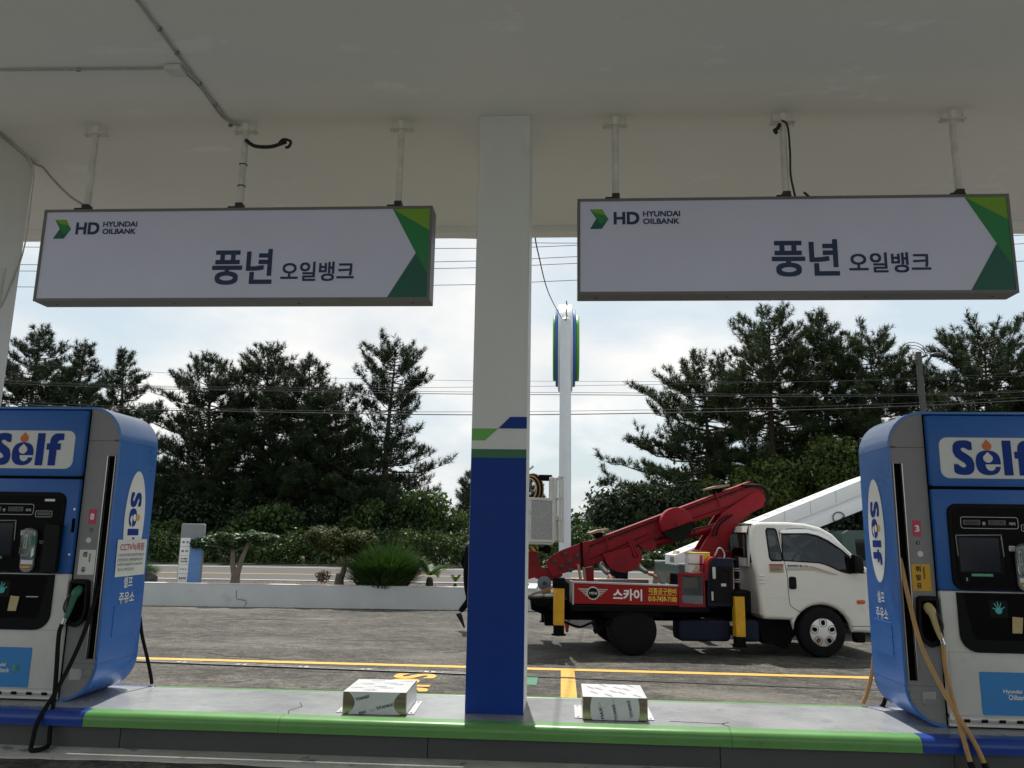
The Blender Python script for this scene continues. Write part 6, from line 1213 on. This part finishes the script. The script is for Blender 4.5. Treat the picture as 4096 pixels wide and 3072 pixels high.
b = MB(); b.tube([(4.705, -.004, 1.68), (4.72, -.004, 1.2), (4.72, -.004, .6)], .006, 4); b.build('door_seam', M['black'], cb2); b = MB(); b.prism([(5.34, 1.28), (5.46, 1.28), (5.46, 1.06), (5.36, 1.06)], 'y', -.16, -.02, r=.02); b.build('door_mirror', M['black'], lad)
b = MB(); b.box(1.30, 4.15, .0, 1.69, .60, .70, .01); b.build('bed_floor', M['tchas'], lad)
for y_ in (.0, 1.66): b = MB(); b.box(1.30, 4.12, y_, y_+.03, .78, 1.12, .01); sp = b.build('bed_side', M['tkgreen'], lad); b = MB(); b.box(1.29, 4.12, y_-.012, y_+.042, 1.121, 1.16, .008); b.build('bed_rail', M['silver'], sp)
for k in range(5): b = MB(); b.box(1.36+k*.55, 1.80+k*.55, -.012, .002, .83, 1.08, .008); b.build('bed_panel', M['tkgreen'], lad)
b = MB(); b.box(1.30, 1.33, .04, 1.65, .78, 1.12); b.build('tail_gate', M['tkgreen'], lad); b = MB(); b.box(1.4, 5.5, .45, .55, .40, .56); b.box(1.4, 5.5, 1.15, 1.25, .40, .56); b.build('chassis_frame', M['tchas'], lad)
# ladder: nested white box sections
def beam(x0, x1, zt0, zt1, dep, y0, y1, name, m_=None):
    b = MB(); sl_ = (zt1-zt0)/(x1-x0); b.prism([(x0, zt0-dep), (x1+.05, zt1-dep), (x1, zt1), (x0-.0, zt0)], 'y', y0, y1, r=.006); return b.build(name, m_ or M['ladder'], lad, ang=20)
zt = lambda x: 1.29+.40*(x-1.38)
l1 = beam(1.36, 4.86, zt(1.36), zt(4.86), .24, .45, 1.15, 'ladder_upper_section'); l2 = beam(1.6, 4.95, zt(1.6)-.245, zt(4.95)-.245, .10, .49, 1.11, 'ladder_middle_section'); l3 = beam(2.2, 5.0, zt(2.2)-.35, zt(5.0)-.35, .17, .45, 1.15, 'ladder_lower_section')
b = MB(); b.prism([(4.86, zt(4.86)), (5.25, zt(5.25)-.02), (5.35, zt(5.3)-.4), (4.9, zt(4.9)-.5)], 'y', .45, 1.15); b.build('ladder_head', M['ladder'], lad, ang=0)
for k in range(14): x_ = 1.5+k*.24; b = MB(); b.prism([(x_-.03, zt(x_-.03)+.001), (x_+.03, zt(x_+.03)+.001), (x_+.03, zt(x_+.03)+.006), (x_-.03, zt(x_-.03)+.006)], 'y', .62, .98); b.build('rung', M['silver'], l1, ang=0)
for k in range(6): x_ = 2.4+k*.48; b = MB(); b.prism([(x_, zt(x_)-.232), (x_+.012, zt(x_)-.232), (x_+.012, zt(x_)-.005), (x_, zt(x_)-.005)], 'y', .4475, .452); b.build('section_seam', M['silver'], l1, ang=0)
b = MB(); b.tube([(4.35+.11*math.cos(a), .43, 1.98+.10*math.sin(a)) for a in np.linspace(.4, 6.6, 18)]+[(4.28, .42, 1.86), (4.22, .42, 1.78)], .009, 5); b.build('cable_loop', M['rubber'], lad)
b = MB(); b.box(3.2, 3.9, .5, 1.1, .70, 1.35, .02); b.build('ladder_turntable', M['ladder'], lad); b = MB(); b.tube([(3.3, .8, 1.2), (4.3, .8, 1.75)], .07, 10); b.build('lift_cylinder', M['silver'], lad)
b = MB(); b.prism([(1.36, 1.15), (1.58, 1.15), (1.44, 1.36), (1.36, 1.25)], 'y', .5, .8); b.build('cardboard_box', mat('cardboard', (.36, .25, .15), .8), lad, ang=0)

# ------------------------------------------------------------------ unseen office block, added to bounce sunlight in under the canopy
t = thing('bounce_building', 'unseen plain cream office block added to bounce light onto the signs', 'building', (0, -15, -.04))
b = MB(); b.box(-13, 13, -5, 0, 0, 4.2); b.build('wall', mat('bounce wall render', (.52, .50, .45), .8, var=.1, vs=1), t)
for k in range(5):
    b = MB(); b.box(-10+k*4.2, -7.2+k*4.2, .002, .03, .9, 2.6); w_ = b.build('window', M['tglass'], t); b = MB(); b.prism([(-10.08+k*4.2, .82), (-7.12+k*4.2, .82), (-7.12+k*4.2, 2.68), (-10.08+k*4.2, 2.68)], 'y', .002, .05, holes=[[(-10+k*4.2, .9), (-7.2+k*4.2, .9), (-7.2+k*4.2, 2.6), (-10+k*4.2, 2.6)]]); b.build('frame', M['alu'], w_, ang=0)

# ------------------------------------------------------------------ people
def person(label, loc, rz, J, mats, headp, look, hands, fingers):
    """J: name -> (pos, radius, parent, material index); grown with a Skin modifier into one continuous surface"""
    t = thing('person', label, 'person', loc, rz)
    names = list(J); idx = {k: i for i, k in enumerate(names)}
    me = bpy.data.meshes.new('body'); me.from_pydata([J[k][0] for k in names], [(idx[k], idx[J[k][2]]) for k in names if J[k][2]], [])
    o = bpy.data.objects.new('body', me); COL.objects.link(o)
    md = o.modifiers.new('skin', 'SKIN'); md.use_smooth_shade = True; md.branch_smoothing = .6
    for k in names:
        sv = me.skin_vertices[0].data[idx[k]]; rr = J[k][1]; sv.radius = rr if isinstance(rr, tuple) else (rr, rr); sv.use_root = (k == 'pelvis')
    o.modifiers.new('sub', 'SUBSURF').levels = 2; o.modifiers['sub'].render_levels = 2
    dg = bpy.context.evaluated_depsgraph_get(); ev = o.evaluated_get(dg); m2 = bpy.data.meshes.new_from_object(ev); bpy.data.objects.remove(o)
    V = [tuple(v.co) for v in m2.vertices]; F = [tuple(p.vertices) for p in m2.polygons]; b = MB(); b.v = V
    segs = [(Vector(J[k][0]), Vector(J[J[k][2]][0]), J[k][3]) for k in names if J[k][2]]
    for f in F:
        c = sum((Vector(V[i]) for i in f), Vector())/len(f); best = 1e9; mi = 0
        for a, p, m_ in segs:
            ab = p-a; u = max(0, min(1, (c-a).dot(ab)/max(1e-9, ab.length_squared))); d = (a+ab*u-c).length
            if d < best: best, mi = d, m_
        b.f.append(f); b.m.append(mi)
    # head with face, ears and hair
    b.mi = 3; h = Vector(headp); L_ = Vector(look).normalized(); side = L_.cross(Vector((0, 0, 1))).normalized(); up = side.cross(L_)
    k0 = len(b.v); b.ball((0, 0, 0), .1, 12, (.78, .95, 1.18)); b.ball((0, .092, -.02), .02, 6, (.7, 1, 1.3))
    for sx in (-1, 1): b.ball((sx*.08, -.005, -.01), .026, 6, (.4, .8, 1.2)); 
    b.mi = 2
    for sx in (-1, 1): b.ball((sx*.032, .083, .015), .010, 5)
    b.ball((0, .084, -.062), .02, 5, (1.1, .4, .3)); b.ball((0, -.018, .028), .105, 10, (.82, .92, 1.0))
    for i in range(k0, len(b.v)): v = Vector(b.v[i]); b.v[i] = tuple(h+side*v.x+L_*v.y+up*v.z)
    # hands: palm, four fingers and a thumb, curled
    b.mi = 3
    for (wr_, dr_, nn_) in hands:
        w0 = Vector(wr_); d = Vector(dr_).normalized(); nm = Vector(nn_).normalized(); sd_ = d.cross(nm).normalized(); b.tube([w0-d*.02, w0+d*.03, w0+d*.075], [.027, .034, .034], 8)
        for q, ln in ((-1.5, .062), (-.5, .074), (.5, .07), (1.5, .056)): p = w0+d*.075+sd_*q*.017; b.tube([p-d*.01, p+d*ln*.5+nm*.008, p+d*ln*.85+nm*.03, p+d*ln*.9+nm*.05], [.0095, .009, .008, .006], 6)
        p = w0+d*.02+sd_*.03; b.tube([p, p+sd_*.03+d*.025+nm*.012, p+sd_*.034+d*.055+nm*.03], [.011, .0095, .007], 6)
    b.build('body', mats, t, ang=70, normals=False); return t
def shoe(t, p, d, m_, s=1.0):
    d = Vector(d).normalized(); sd_ = d.cross(Vector((0, 0, 1))).normalized(); up = sd_.cross(d); b = MB(); out = []
    prof = [(-.07, .030, .05), (-.05, .036, .085), (.0, .038, .085), (.06, .043, .065), (.12, .046, .045), (.17, .036, .032), (.195, .015, .02)]
    vs = []; fs = []
    for x, w_, h_ in prof:
        for k in range(10): a = 2*PI*k/10; z_ = max(0, .5+.5*math.sin(a))*h_; vs.append(Vector(p)+d*x*s+sd_*w_*math.cos(a)*s+up*z_*s)
    for i in range(len(prof)-1):
        for k in range(10): fs.append((i*10+k, i*10+(k+1) % 10, (i+1)*10+(k+1) % 10, (i+1)*10+k))
    fs += [tuple(range(10)), tuple(60+k for k in range(10))]; b.add(vs, fs); return b.build('shoe', m_, t, ang=60)
# walking person, mostly behind the column, heading along +x
J = dict(pelvis=((0, 0, .93), (.135, .165), None, 0), belly=((.0, 0, 1.08), (.125, .16), 'pelvis', 0), chest=((-.01, 0, 1.27), (.135, .185), 'belly', 0), neck0=((.01, 0, 1.42), .085, 'chest', 0), neck=((.03, 0, 1.50), .052, 'neck0', 3),
 hipL=((.03, .095, .88), .10, 'pelvis', 1), kneeL=((.26, .10, .50), .068, 'hipL', 1), ankL=((.30, .10, .09), .045, 'kneeL', 1),
 hipR=((-.02, -.095, .88), .105, 'pelvis', 1), kneeR=((.03, -.10, .50), .068, 'hipR', 1), ankR=((-.14, -.10, .30), .046, 'kneeR', 1),
 shL=((-.01, .20, 1.38), .065, 'chest', 0), elL=((-.16, .25, 1.12), .048, 'shL', 0), wrL=((-.05, .24, .90), .034, 'elL', 0), shR=((-.01, -.20, 1.38), .065, 'chest', 0), elR=((.02, -.26, 1.10), .048, 'shR', 0), wrR=((.20, -.24, .97), .034, 'elR', 0))
pw_ = person('person in black clothes and black shoes walking behind the blue column', (-1.57, 13.9, -.12), 0, J, [M['denim'], M['denim'], M['hair'], M['sky_skin']], (.05, 0, 1.62), (1, 0, -.05), [((-.03, .24, .87), (.15, 0, -1), (1, 0, 0)), ((.22, -.24, .95), (1, 0, -.5), (0, .4, .6))], 5)
shoe(pw_, (.30, .10, .0), (1, 0, .05), M['leather']); shoe(pw_, (-.165, -.10, .20), (.55, 0, -.85), M['leather'])
# worker leaning over the truck bed from its far side (local frame of the truck, facing the camera side)
wx, wyy = .22, 2.18
J = dict(pelvis=((wx-.02, wyy+.22, .90), (.165, .13), None, 1), belly=((wx, wyy+.14, 1.04), (.16, .125), 'pelvis', 0), chest=((wx, wyy-.02, 1.22), (.185, .13), 'belly', 0), neck0=((wx, wyy-.12, 1.34), .085, 'chest', 0), neck=((wx+.01, wyy-.19, 1.39), .055, 'neck0', 3),
 hipL=((wx-.12, wyy+.24, .86), .10, 'pelvis', 1), kneeL=((wx-.20, wyy+.20, .48), .07, 'hipL', 1), ankL=((wx-.26, wyy+.26, .09), .048, 'kneeL', 1), hipR=((wx+.10, wyy+.24, .86), .10, 'pelvis', 1), kneeR=((wx+.14, wyy+.20, .48), .07, 'hipR', 1), ankR=((wx+.14, wyy+.28, .09), .048, 'kneeR', 1),
 shL=((wx-.20, wyy-.06, 1.29), .068, 'chest', 0), elL=((wx-.33, wyy-.12, 1.10), .052, 'shL', 4), wrL=((wx-.25, wyy-.30, .99), .036, 'elL', 4), shR=((wx+.20, wyy-.06, 1.27), .068, 'chest', 0), elR=((wx+.30, wyy-.10, 1.09), .052, 'shR', 4), wrR=((wx+.40, wyy-.26, 1.02), .036, 'elR', 4))
c_, s_ = math.cos(TA_), math.sin(TA_)
pk_ = person('worker in navy vest and grey sleeves bending over the truck bed', TO, TA_, J, [M['tnavy'], M['denim'], M['hair'], M['sky_skin'], M['cloth']], (wx+.02, wyy-.28, 1.50), (.15, -.8, -.6), [((wx-.235, wyy-.33, .965), (.25, -.6, -.75), (.2, .5, -.4)), ((wx+.42, wyy-.29, 1.01), (.85, -.5, -.2), (0, .3, -.9))], 5)
shoe(pk_, (wx-.26, wyy+.24, .0), (-.2, -1, 0), M['leather']); shoe(pk_, (wx+.14, wyy+.26, .0), (.2, -1, 0), M['leather'])
